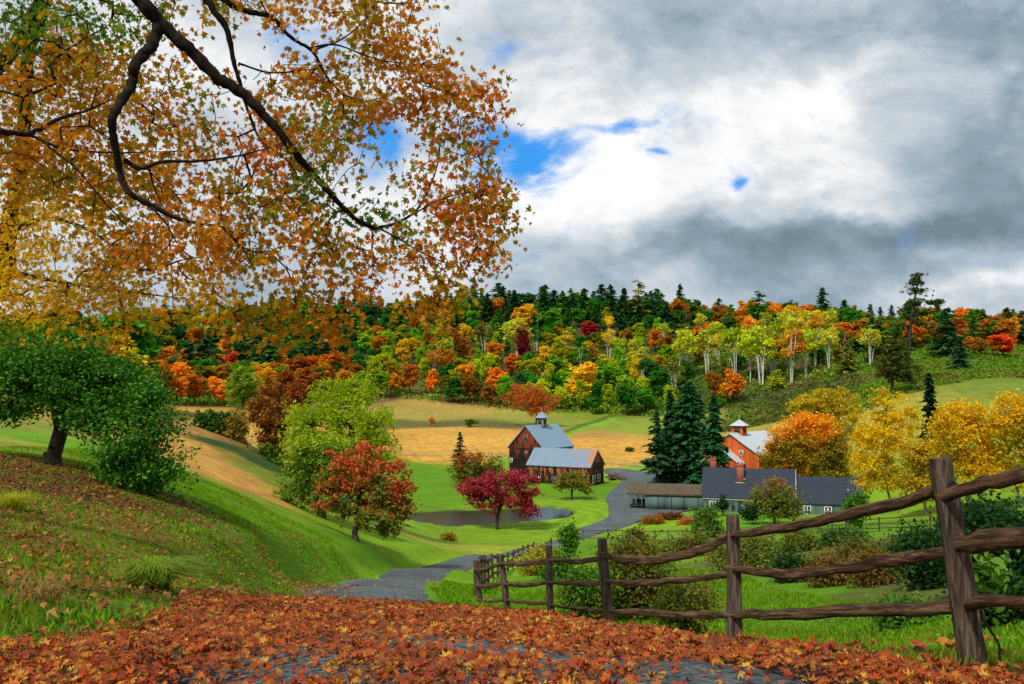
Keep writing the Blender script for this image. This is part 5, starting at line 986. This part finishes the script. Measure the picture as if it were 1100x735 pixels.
scrub('meadow_brush', 1800, (780, 920), lambda a: R.uniform(.80, 1.0) * eY(a), .6, leafmat('bank_brush', [(.12, .06, .03), (.10, .12, .02), (.06, .13, .012)], [(.08, .18, .015)], .08, (.45, .6), .3), .8)
# tall spruces beside the farmyard
def big_con(px, Y, base_y, top, wpx, lab, colr, nw=24, z0=.12, n=9, nm='spruce_tree', rag=.25, pw=.85, nf=26, ls=1.15, trunkm=BARK):
    b_ = G(px, base_y) if base_y else GY_(px, Y); H = P(px, top, b_[1])[2] - b_[2]; tm, cm = proto_conifer(H, wpx * b_[1] / F, nw, n, nf, ls, TINTC, z0, rag, pw, trunkm)
    o = thing(nm, lab, 'tree', b_); obj('trunk', tm, o); cr = obj('crown', cm, o); cr.color = (*colr, 1); return o
big_con(742, 0, 517, 409, 36, 'tallest and broadest of the three dark spruces beside the farmyard', (.024, .10, .025), 34, .05, 14, nf=40, pw=.6)
big_con(706, 0, 521, 438, 22, 'leftmost and thinnest tall spruce with bare lower trunk beside the gravel yard', (.03, .09, .03), 20, .24, 7, rag=.35)
big_con(721, 0, 515, 418, 22, 'middle one of the three tall dark spruces beside the yard', (.022, .09, .022), 26, .1, 11, nf=28)
big_con(766, 139, 0, 422, 24, 'right hand dark spruce next to the bright red barn', (.024, .10, .025), 26, .06, 11, nf=28)
big_con(494, 0, 500, 463, 9.5, 'small dark pointed spruce left of the rust and green tree', (.012, .06, .02), 16, .04, 9, nf=16, ls=.7)
big_con(998, 110, 0, 400, 16, 'dark spruce half hidden among the yellow birches on the right', (.012, .045, .015), 22, .1, 9)
px_round('pine_tree', 958, 388, 25, 26, 0, 0, 'broad ragged olive and rust pine in front of the tall windswept pine', [(.03, .06, .014), (.06, .095, .018), (.09, .12, .02)], [(.16, .12, .025)], 7500, .6, Yd=192, rt=.35, nat=200)
b_ = GY_(976, 205); Y = 205; lm = leafmat('white_pine_needles', [(.025, .06, .015), (.05, .09, .02), (.09, .13, .02)], None, .3, (.5, .6), .15)
bl = pxblobs(b_, Y, [(985, 303, 9, 5), (978, 312, 9, 4), (992, 313, 10, 4), (1003, 325, 11, 3), (985, 325, 9, 4), (971, 331, 8, 4), (996, 336, 10, 3), (1010, 327, 6, 2.5), (980, 342, 9, 4), (968, 350, 8, 3), (990, 348, 7, 3), (975, 362, 7, 4), (988, 296, 5, 3)], .8)
make_tree('pine_tree', 'tall ragged windswept pine rising far above the ridge at the right', 'tree', b_, bl, [(0, 0, 0)] + [tuple(P(a, c_, Y) - b_) for a, c_ in [(976, 385), (978, 350), (983, 320), (987, 298)]], .42, 230, 4600, .75, lm, spread=.55, seg=1.5, tv=RH, tf=RHF, flat=.35, rtip=.04)
# ---------------------------------------------------------------- overhanging maple in the upper left
MLM = [leafmat('maple_leaves_orange', [(.48, .13, .012), (.62, .22, .02), (.68, .32, .025), (.36, .15, .015)], [(.22, .22, .02), (.5, .30, .02)], .9, (.50, .62), .5, .5),
       leafmat('maple_leaves_olive', [(.14, .20, .015), (.28, .26, .02), (.48, .24, .02), (.60, .22, .02)], [(.62, .18, .02), (.5, .14, .02)], .9, (.50, .60), .5, .5),
       leafmat('maple_leaves_gold', [(.60, .36, .015), (.78, .54, .02), (.66, .28, .02), (.5, .38, .02)], [(.32, .30, .02), (.7, .33, .02)], .8, (.52, .64), .5, .5),
       leafmat('maple_leaves_green', [(.05, .14, .012), (.10, .20, .015), (.22, .24, .02)], [(.40, .26, .02)], .8, (.55, .7), .5, .5)]
def canopy_tree(name, label, base, limbs, clusters, nat_k, leaf_k, r0, bark, fill=1.0):
    tr = thing(name, label, 'tree', base); b_ = np.array(base); mb = MB()
    roots = [p for l_ in limbs for p in l_[0]]; nodes = []; 
    for pts_, rs in limbs:
        q = spline(np.array(pts_) - b_, 8); n = len(q); q[1:-1] += R.normal(0, 1, (n - 2, 3)) * np.interp(np.arange(1, n - 1), [0, n - 1], [rs[0], rs[-1]])[:, None] * .07
        rr = np.interp(np.linspace(0, 1, n), np.linspace(0, 1, len(rs)), rs) * (1 + .07 * np.sin(np.arange(n) * 1.1 + R.uniform(0, 6))) * .70; mb.tube(q, rr, 10, jit=.02); nodes.append(q)
    NB = np.concatenate(nodes); att = []; gid = []; own = []
    for ci, (px, py, rx, ry, Y, dY, g_, dn) in enumerate(clusters):
        k_ = max(5, int(nat_k * rx * ry * dn / 1000)); th = R.uniform(0, 6.28, k_); rr = np.sqrt(R.random(k_)); yy = Y + R.uniform(-dY, dY, k_)
        for a, r_, y_ in zip(th, rr, yy): att.append(P(px + math.cos(a) * r_ * rx, py + math.sin(a) * r_ * ry, y_) - b_); gid.append(g_)
    att = np.array(att); gid = np.array(gid); m0 = len(NB); cap = m0 + len(att) * 9; A_ = np.zeros((cap, 3)); A_[:m0] = NB; n = m0; par = list(range(-1, m0 - 1)) + [0] * (cap - m0); tips = np.zeros(len(att), int)
    d0 = np.array([np.min(np.linalg.norm(NB - a, axis=1)) for a in att])
    for i_ in np.argsort(d0):
        a = att[i_]; d = np.linalg.norm(A_[:n] - a, axis=1); j = int(np.argmin(d)); m_ = int(np.clip(d[j] / .14, 1, 8)); s0 = A_[j].copy(); pr = j; bend = R.normal(0, .13 * d[j], 3); bend[2] = -abs(bend[2]) * .5
        for q in range(1, m_ + 1):
            f = q / m_; A_[n] = s0 + (a - s0) * f + bend * math.sin(math.pi * f); par[n] = pr; pr = n; n += 1
        tips[i_] = n - 1
    N = A_[:n]; par = np.array(par[:n]); s = np.zeros(n); kids = np.bincount(par[m0:], minlength=n); s[(kids == 0)] = r0 ** 2.2; s[:m0] = 0
    for i_ in range(n - 1, m0 - 1, -1): s[par[i_]] += s[i_] if par[i_] >= m0 else 0
    rr = np.clip(s ** (1 / 2.2), r0, .035); i_ = np.arange(m0, n); p = par[i_]; B = N[i_]; C0 = N[p]; t_ = B - C0; t_ /= np.linalg.norm(t_, axis=1)[:, None] + 1e-9
    a = np.cross(t_, np.array([.1, .3, 1.0])); a /= np.linalg.norm(a, axis=1)[:, None] + 1e-9; b2 = np.cross(t_, a); th = np.arange(5) / 5 * 2 * math.pi; ring = np.cos(th)[None, :, None] * a[:, None] + np.sin(th)[None, :, None] * b2[:, None]
    ra = np.where(p >= m0, rr[p], rr[i_] * 1.15)[:, None, None]; V = np.stack([C0[:, None] + ring * ra, B[:, None] + ring * rr[i_][:, None, None]], 1); q = np.arange(5)
    f = np.stack([q, (q + 1) % 5, 5 + (q + 1) % 5, 5 + q], -1)[None] + (np.arange(len(i_)) * 10)[:, None, None]; mb.add(V.reshape(-1, 3), f.reshape(-1, 4)); mb.build('trunk', bark, tr, True)
    VV_, FF_, MI = [], [], []; off = 0
    for g_ in range(4):
        tp = N[tips[gid == g_]]
        if not len(tp): continue
        for (tv, tf, sh) in ((MLV, MLF, .5), (ML5, ML5T, .5)):
            k_ = int(len(tp) * leaf_k * sh); j = R.integers(0, len(tp), k_); pos = tp[j] + R.normal(0, 1, (k_, 3)) * np.array([.13, .13, .12]); pos[:, 2] -= .05
            # hang: leaf tips point down and outward
            ax = np.tile([0, 0, -.75], (k_, 1)) + R.normal(0, .6, (k_, 3)); ax /= np.linalg.norm(ax, axis=1)[:, None]; a = np.cross(ax, R.normal(0, 1, (k_, 3))); a /= np.linalg.norm(a, axis=1)[:, None]
            tv = tv * np.array([1, 1, 2.4]); V, f = scatter(pos, .080 * R.uniform(.5, 1.35, k_), tv, tf, 1, np.stack([a, ax, np.cross(a, ax)], 1)); VV_.append(V); FF_.append(f + off); off += len(V); MI.append(np.full(len(f), g_))
    obj('crown', mesh('crown', np.concatenate(VV_), [np.concatenate(FF_)], MLM, np.concatenate(MI)), tr); return tr
Lp = lambda lst: [P(a, b, c) for a, b, c in lst]
bA = np.array([-6.4, 5.6, float(zg(-6.4, 5.6))])
limbs = [([bA + (0, 0, -.4), bA + (0, 0, .3), bA + (.1, .1, 1.6), bA + (.0, .3, 3.4), bA + (.4, .8, 5.2), bA + (.8, 1.2, 7.0)], [.46, .36, .30, .27, .22, .14]),
         ([bA + (.0, .3, 3.4), bA + (1.2, .8, 4.6), P(60, -70, 6.8), P(120, -30, 6.9), P(152, 2, 7.0), P(175, 28, 7.1)], [.22, .17, .13, .115, .10, .085]),
         (Lp([(175, 28, 7.1), (205, 55, 7.2), (235, 84, 7.3), (262, 102, 7.4), (288, 128, 7.5), (310, 155, 7.6), (330, 180, 7.8), (352, 205, 7.9), (378, 232, 8.1), (400, 246, 8.3)]), [.085, .082, .078, .07, .062, .055, .05, .045, .035, .028]),
         (Lp([(400, 246, 8.3), (430, 238, 8.5), (450, 222, 8.6), (466, 190, 8.8), (472, 168, 8.9)]), [.026, .022, .018, .013, .008]), (Lp([(385, 236, 8.2), (420, 252, 8.2), (460, 275, 8.2), (500, 290, 8.3)]), [.02, .014, .01, .006]), (Lp([(440, 232, 8.5), (480, 212, 8.5), (520, 205, 8.7)]), [.015, .01, .006]),
         (Lp([(172, 26, 7.1), (160, 52, 7.0), (145, 70, 6.9), (141, 92, 6.9), (126, 115, 6.8), (120, 132, 6.8), (124, 160, 6.9), (130, 190, 7.0), (140, 208, 7.0), (165, 222, 7.1), (195, 236, 7.2), (240, 244, 7.3)]), [.08, .072, .068, .060, .055, .052, .046, .042, .038, .034, .026, .012]),
         (Lp([(134, 172, 7.0), (150, 181, 7.0), (175, 174, 7.1), (215, 173, 7.3), (262, 166, 7.5), (300, 155, 7.6)]), [.034, .028, .022, .018, .012, .006]), (Lp([(160, 181, 7.0), (165, 200, 7.2), (175, 222, 7.2)]), [.014, .01, .006]), (Lp([(160, 220, 7.1), (178, 240, 7.0), (190, 262, 7.0)]), [.018, .012, .006]),
         ([P(190, -60, 7.4), P(222, 0, 7.5), P(243, 30, 7.6), P(250, 62, 7.7), P(258, 90, 7.8), (P(266, 118, 7.9)), P(280, 150, 8.0), P(308, 172, 8.0)], [.06, .05, .043, .034, .028, .022, .016, .008]),
         ([P(200, -50, 7.5), P(240, 0, 8.0), P(275, 14, 8.2), P(292, 18, 8.3), P(312, 40, 8.4), P(335, 55, 8.5), P(352, 84, 8.6), P(372, 104, 8.7), P(385, 111, 8.8), P(415, 106, 8.9), P(450, 128, 9.0)], [.05, .045, .04, .035, .028, .024, .02, .015, .012, .009, .005]),
         (Lp([(330, 52, 8.5), (360, 48, 8.6), (400, 62, 8.8), (440, 70, 9)]), [.018, .014, .01, .005]), (Lp([(335, 55, 8.5), (370, 40, 8.6), (398, 14, 8.8), (405, -10, 8.9)]), [.016, .012, .008, .005]), (Lp([(256, 68, 7.8), (290, 78, 8.0), (330, 75, 8.2), (355, 72, 8.4)]), [.016, .014, .010, .005]),
         ([bA + (0, .3, 3.0), P(-60, 170, 6.6), P(-10, 142, 7.4), P(30, 144, 7.8), (P(62, 128, 8.0)), P(95, 118, 8.2), P(130, 102, 8.4)], [.12, .07, .042, .036, .028, .018, .008]), (Lp([(30, 144, 7.8), (70, 160, 8.0), (130, 164, 8.2), (200, 162, 8.4)]), [.024, .018, .012, .006]), (Lp([(40, 148, 7.8), (80, 180, 7.8), (110, 215, 7.8), (140, 250, 7.8), (150, 290, 7.9)]), [.016, .014, .011, .008, .005]),
         (Lp([(60, 62, 8.6), (85, 45, 8.6), (118, 26, 8.7)]), [.02, .014, .008])]
cl = [(440, 60, 42, 36, 9.0, .5, 0, 1.2), (405, 30, 45, 34, 9.0, .6, 0, 1.0), (330, 8, 55, 20, 8.6, .7, 0, .9), (470, 100, 34, 24, 9.0, .4, 0, 1.2), (385, 92, 48, 32, 8.8, .5, 0, 1.2), (335, 78, 36, 26, 8.5, .6, 0, 1.0), (430, 118, 30, 18, 9.0, .4, 0, 1.0), (415, 5, 40, 14, 9, .5, 0, 1.0), (505, 95, 20, 14, 9, .3, 0, 1.1),
      (517, 115, 22, 34, 8.9, .4, 1, 1.1), (523, 175, 24, 30, 8.8, .4, 1, 1.2), (492, 150, 28, 28, 8.8, .4, 1, 1.1), (528, 225, 22, 26, 8.7, .4, 1, 1.2), (488, 225, 34, 26, 8.6, .4, 1, 1.1), (455, 195, 22, 30, 8.6, .5, 1, .9), (500, 262, 28, 18, 8.4, .3, 1, 1.0), (445, 262, 36, 18, 8.3, .4, 1, .9), (540, 225, 12, 16, 8.7, .3, 0, 1.1), (510, 200, 24, 22, 8.7, .3, 0, .9), (470, 292, 34, 8, 8.3, .3, 0, .7), (530, 265, 10, 14, 8.5, .2, 0, .5),
      (370, 160, 34, 28, 8.3, .5, 1, .9), (330, 130, 34, 24, 8.2, .6, 1, 1.0), (300, 150, 28, 28, 8.0, .6, 1, .9), (345, 205, 42, 26, 8.2, .6, 3, .8), (300, 190, 40, 30, 8.0, .7, 1, 1.0), (400, 225, 34, 20, 8.5, .5, 3, .9), (355, 262, 46, 20, 8.2, .5, 1, 1.0), (290, 245, 44, 28, 7.9, .7, 0, 1.1), (250, 215, 40, 30, 7.8, .8, 0, 1.0), (400, 275, 40, 14, 8.3, .4, 0, .8), (240, 150, 26, 34, 8.2, .6, 1, .6), (380, 130, 28, 20, 8.6, .4, 1, .8), (215, 120, 18, 34, 8.4, .6, 1, .45), (285, 100, 26, 20, 8.2, .6, 1, .5),
      (60, 100, 62, 48, 9.5, 1.4, 0, 1.5), (115, 78, 46, 40, 9.2, 1.2, 0, 1.1), (95, 165, 66, 44, 9.3, 1.4, 0, 1.5), (180, 175, 44, 42, 8.6, 1.0, 0, 1.2), (165, 110, 28, 34, 9.0, 1.0, 0, 1.0), (30, 175, 46, 44, 9.4, 1.3, 0, 1.5), (150, 235, 56, 38, 8.4, 1.0, 0, 1.3), (220, 272, 56, 30, 8.0, .8, 0, 1.2), (300, 292, 44, 18, 8.0, .6, 0, 1.0), (190, 60, 20, 24, 9.2, .8, 1, .4), (120, 20, 40, 22, 9.0, 1.0, 3, 1.2), (35, 30, 44, 34, 9.5, 1.2, 3, 1.3), (60, 60, 50, 26, 9.5, 1.2, 1, 1.2), (180, 8, 36, 14, 8.8, 1.0, 3, 1.0), (255, 5, 34, 12, 8.4, .8, 1, .9),
      (270, 330, 34, 20, 7.9, .4, 0, .9), (335, 322, 34, 16, 8.0, .4, 0, .9), (235, 315, 34, 16, 7.9, .4, 2, .8), (365, 345, 16, 9, 8.0, .2, 0, .6), (445, 325, 46, 7, 8.2, .3, 0, .35), (300, 350, 26, 10, 8.0, .3, 0, .7), (480, 322, 20, 6, 8.2, .2, 0, .4), (390, 300, 28, 10, 8.2, .3, 0, .6), (-60, 80, 60, 110, 9, 1.4, 0, 1.0), (200, -40, 260, 30, 8.5, 1.2, 0, .6), (420, -25, 60, 16, 9, .5, 0, .8)]
canopy_tree('maple_tree', 'overhanging maple whose long dark boughs and orange leaves cross the upper left sky', bA, limbs, cl, 10.5, 25, .0042, BARKN)
bB = np.array([-9.6, 13.6, float(zg(-9.6, 13.6))])
limbs = [([bB + (0, 0, -.4), bB + (0, 0, .2), P(-40, 380, 13.6), P(2, 300, 13.5), P(10, 240, 13.4), P(22, 180, 13.3), P(26, 120, 13.2), P(30, 60, 13), P(44, 20, 12.9), P(60, -30, 12.8)], [.34, .26, .22, .19, .175, .16, .14, .13, .11, .08]),
         (Lp([(-30, 110, 12.5), (-5, 75, 12.4), (22, 40, 12.3), (40, 5, 12.2), (50, -30, 12)]), [.16, .15, .14, .12, .1]), ([P(-40, 380, 13.6), P(-60, 240, 12.8), P(-30, 110, 12.5)], [.2, .17, .16]), (Lp([(14, 220, 13.4), (28, 180, 13.1), (60, 160, 12.8), (90, 140, 12.6)]), [.08, .06, .04, .02]), (Lp([(8, 250, 13.4), (50, 235, 12.8), (100, 250, 12.4), (150, 290, 12.2)]), [.07, .05, .03, .014]), (Lp([(4, 290, 13.4), (50, 300, 12.6), (110, 310, 12.2), (190, 320, 12)]), [.06, .045, .03, .012]), (Lp([(180, 235, 12), (184, 290, 12), (186, 335, 12)]), [.02, .015, .008])]
cl = [(60, 225, 56, 34, 12.4, 1.2, 2, 1.3), (25, 270, 44, 44, 12.8, 1.2, 2, 1.4), (95, 285, 56, 38, 12.3, 1.2, 2, 1.3), (160, 315, 56, 24, 12.0, 1.0, 2, 1.1), (20, 320, 40, 28, 12.8, 1.0, 2, 1.3), (70, 335, 50, 20, 12.4, 1.0, 2, 1.0), (50, 345, 60, 16, 12.4, 1, 3, .8), (120, 345, 50, 14, 12.2, .8, 2, 1.0), (60, 315, 70, 22, 11.5, 1, 2, 1.2), (140, 300, 50, 24, 11.5, 1, 0, 1.0), (205, 335, 30, 12, 12.0, .6, 2, .8), (20, 210, 34, 40, 13, 1, 2, 1.0), (-40, 280, 50, 90, 13, 1.2, 2, .8), (130, 262, 40, 26, 12.2, 1, 0, .9), (15, 100, 40, 60, 13, 1, 3, .7), (60, 20, 60, 30, 13, 1, 3, .6)]
canopy_tree('maple_tree', 'second maple with golden yellow leaves and upright dark trunk at the left edge', bB, limbs, cl, 9, 30, .006, BARKN)

# ---------------------------------------------------------------- fallen leaves on the road and bank
FL = leafmat('fallen_leaf', [(.12, .035, .018), (.30, .042, .014), (.46, .09, .018), (.18, .03, .014), (.54, .21, .025), (.36, .05, .014), (.14, .06, .025), (.60, .36, .05), (.24, .02, .015), (.38, .09, .02)], [(.44, .17, .03), (.15, .06, .025), (.30, .05, .015), (.10, .045, .02)], 2.5, (.48, .62), .2, .45)
edge_px = [(-220, 760), (-60, 712), (40, 698), (100, 690), (200, 669), (262, 657), (330, 648.5), (400, 651), (462, 656.5), (530, 668), (620, 684), (700, 695), (800, 706), (900, 714), (1048, 722), (1140, 732)]
EP = gp(edge_px); LPOLY = np.vstack([EP, [(6, 3.0), (5, 1.0), (-7, 1.0), (-7, 3.2)]])
def leaf_carpet(name, n, poly, box, size, mt, lift, soft=.35, dens=None, tv=MLV, tf=MLF, tilt=.28):
    x = R.uniform(box[0], box[1], n); y = R.uniform(box[2], box[3], n) ; d = polydist(poly, x, y); keep = R.random(n) < smooth(-d, -soft * (1 + y * .06), soft * .5)
    if dens is not None: keep &= R.random(n) < dens(x, y)
    x, y = x[keep], y[keep]; n = len(x); nz = R.normal(0, tilt, (n, 3)); nz[:, 2] = 1; nz /= np.linalg.norm(nz, axis=1)[:, None]; a = R.normal(0, 1, (n, 3)); a -= (a * nz).sum(1)[:, None] * nz; a /= np.linalg.norm(a, axis=1)[:, None]
    up = R.random(n) < .5; fr = np.stack([a, np.cross(nz, a) * np.where(up, 1, -1)[:, None], nz * np.where(up, 1, -1)[:, None]], 1)
    on = rdist(x, y) < 2.1; z = zg(x, y) + np.where(on, .16, .02) + np.abs(R.normal(0, lift, n)) + size * .12
    s = size * np.clip(R.normal(.95, .34, n), .35, 1.8)
    bt = R.integers(0, 5, n); VV_, FF_, off = [], [], 0
    for q_, cz_ in enumerate((-3.5, -1.0, 2.0, 4.0, 6.5)):
        m_ = bt == q_; V, f = scatter(np.column_stack([x, y, z])[m_], s[m_], tv * np.array([1, R.uniform(.75, 1.0), cz_]), tf, 1, fr[m_]); VV_.append(V); FF_.append(f + off); off += len(V)
    V = np.concatenate(VV_); f = np.concatenate(FF_); print(name, n); return tag(obj(name, mesh(name, V, f, [mt])), kind='stuff')
rdist = lambda x, y: linedist(ROADC, x, y)
def bare(x, y):        # wheel-worn patches where the gravel shows through
    a = np.sin(x * 1.9 + 1.2 * np.sin(y * 1.1)) * np.cos(y * 1.5 + .7 * np.sin(x * 2.3 + 1)) + .35 * np.sin(x * 7 + y * 3) * np.cos(y * 6 - x * 2); near = smooth(-y, -8.5, -5) * smooth(x, -2.6, -.8)
    return 1 - .9 * smooth(a, -.62, .2) * near * smooth(-rdist(x, y), -1.9, -1.3)
leaf_carpet('fallen_leaves', 125000, LPOLY, (-8, 7.5, 2.6, 12.2), .055, FL, .018, .3, bare)
BL_ = leafmat('bank_leaf', [(.10, .055, .025), (.24, .08, .025), (.30, .15, .04), (.16, .08, .03), (.40, .24, .07), (.42, .10, .02)], None, 1, (.5, .6), .2, .6)
bankp = gp([(-150, 740), (-100, 480), (0, 490), (60, 505), (180, 535), (300, 580), (420, 605), (330, 645), (200, 668), (60, 700)])
def bankd(x, y): return (.25 + .75 * smooth(np.sin(x * .55 + 1.3) * np.cos(y * .35) + .4 * np.sin(x * 1.9 + y * 1.3), -.5, .6)) * (1 - .75 * smooth(y, 22, 34)) * (1 - .7 * smooth(x, -5.2, -3.6))
leaf_carpet('bank_leaves', 44000, bankp, (-22, -2, 3, 38), .085, BL_, .02, .8, bankd, ML5, ML5T, .45)
shade = gp([(0, 492), (60, 500), (120, 512), (200, 540), (150, 548), (60, 530), (-40, 515)])  # dark leaves fill the leaning tree's shadow patch, its shade in their colour
leaf_carpet('shade_litter', 9000, shade, (-19, -7, 16, 30), .10, leafmat('shade_litter_leaf', [(.10, .025, .015), (.2, .04, .02), (.14, .06, .03), (.07, .03, .02)], None, 1, (.5, .6), .15, .6), .02, .8, None, ML5, ML5T, .4)
roadp = gp([(330, 649), (462, 657), (450, 640), (480, 622), (520, 606), (500, 604), (440, 616), (400, 628), (350, 641)])
leaf_carpet('road_leaves', 1100, roadp, (-8, 0, 9.5, 60), .10, FL, .01, .3, lambda x, y: .25 + .75 * smooth(np.abs(rdist(x, y)), 1.2, 2.0), ML5, ML5T, .3)
verge = gp([(520, 668), (620, 686), (800, 708), (1060, 722), (1060, 690), (900, 690), (700, 672), (560, 655)])
leaf_carpet('verge_leaves', 3600, verge, (-1, 6, 4.4, 18), .10, FL, .02, .4, lambda x, y: .35 + 0 * x, ML5, ML5T, .4)
# grass
GM = leafmat('grass_blades', [(.06, .17, .008), (.11, .28, .010), (.18, .38, .015), (.27, .42, .02)], [(.26, .26, .03), (.12, .2, .015)], .45, (.50, .68), .4, .6)
def grass(name, n, poly, box, hgt, mt, avoid=0.0, dens=None, wd=.012, lean=.35):
    x = R.uniform(box[0], box[1], n); u = R.random(n); y = box[2] + (box[3] - box[2]) * u ** 1.5; keep = polydist(poly, x, y) < 0; keep &= (rdist(x, y) > 2.02 + avoid) | (y < 9.6)
    d2 = polydist(LPOLY, x, y); keep &= R.random(n) < smooth(d2, -.25, .25)
    if dens is not None: keep &= R.random(n) < dens(x, y)
    x, y = x[keep], y[keep]; n = len(x); h_ = hgt * R.uniform(.5, 1.3, n) * (1 + .6 * np.sin(x * 1.3) * np.cos(y * .9)); a = R.uniform(0, 6.28, n); w_ = wd * (1 + y * .055); ln = R.normal(0, lean, (n, 2)) * h_[:, None]
    z = zg(x, y) - .01; b0 = np.column_stack([x - np.cos(a) * w_, y - np.sin(a) * w_, z]); b1 = np.column_stack([x + np.cos(a) * w_, y + np.sin(a) * w_, z]); m0 = np.column_stack([x + ln[:, 0] * .35, y + ln[:, 1] * .35, z + h_ * .6]); e = np.column_stack([np.cos(a) * w_ * .6, np.sin(a) * w_ * .6, 0 * a]); tp = np.column_stack([x + ln[:, 0], y + ln[:, 1], z + h_])
    V = np.stack([b0, b1, m0 + e, tp, m0 - e], 1).reshape(-1, 3); f = np.arange(n)[:, None] * 5 + np.array([[0, 1, 2, 3, 4]]); print(name, n); return tag(obj(name, mesh(name, V, f, [mt])), kind='stuff')
gl = gp([(-260, 760), (-160, 470), (0, 480), (200, 500), (330, 540), (480, 590), (330, 647), (200, 668), (60, 700)])
grass('grass', 270000, np.vstack([gl]), (-24, 0, 3.2, 46), .055, GM, 0, lambda x, y: .35 + .65 * smooth(np.sin(x * .8 + 2) * np.cos(y * .6 + 1) + .5, -.6, .8))
gr_ = gp([(465, 656), (455, 643), (500, 622), (560, 602), (640, 610), (760, 640), (900, 660), (1140, 690), (1140, 728), (1048, 722), (800, 706), (620, 684), (530, 668)])
gr_ = np.vstack([gp([(458, 655.5), (452, 643), (485, 625), (540, 606), (640, 600), (800, 620), (960, 650)]), [(9, 12), (9, 4.2)], gp([(1140, 726), (1048, 721), (800, 705), (620, 683), (530, 667)])])
grass('verge_grass', 150000, gr_, (-7, 9.5, 4.2, 40), .085, GM, .05)
# arching clump on the bank, and a dry one
def clump(px, py, n, h_, sp, lab, cols):
    b_ = G(px, py); m_ = leafmat('clump_blades', cols, None, 1, (.5, .6), .35, .5); o = thing('grass_clump', lab, 'plant', b_); VV_ = []; 
    for k_ in range(n):
        a = R.uniform(0, 6.28); L_ = h_ * R.uniform(.6, 1.25); sx = sp * R.uniform(.4, 1.3) * (1 + .3 * math.cos(a)); w_ = .0045; p0 = np.array([R.normal(0, .09), R.normal(0, .09), -.02]); dr = np.array([math.cos(a), math.sin(a) * .8, 0]); sd_ = np.array([-dr[1], dr[0], 0]) * w_; row = []
        for q in (0, .35, .7, 1.0): c_ = p0 + dr * sx * q ** 1.4 + np.array([0, 0, L_ * (q * 1.5 - q * q * 1.0)]); wv = 1.0 if q < .8 else .2; row += [c_ - sd_ * wv, c_ + sd_ * wv]
        VV_ += row
    V = np.array(VV_); f = (np.arange(n)[:, None, None] * 8 + np.array([[0, 1, 3, 2], [2, 3, 5, 4], [4, 5, 7, 6]])[None]).reshape(-1, 4); obj('blades', mesh('blades', V, f, [m_]), o)
clump(163, 634, 2200, .62, .50, 'arching clump of long pale green grass blades on the leafy left bank', [(.10, .2, .015), (.2, .32, .02), (.32, .38, .04)])
clump(40, 648, 110, .42, .22, 'dry tan wisps of grass standing on the bank left of the green clump', [(.28, .18, .06), (.4, .26, .09)])
clump(12, 548, 420, .5, .4, 'yellow green weedy tuft on the bank below the apple tree at the left edge', [(.3, .34, .02), (.45, .42, .03)])
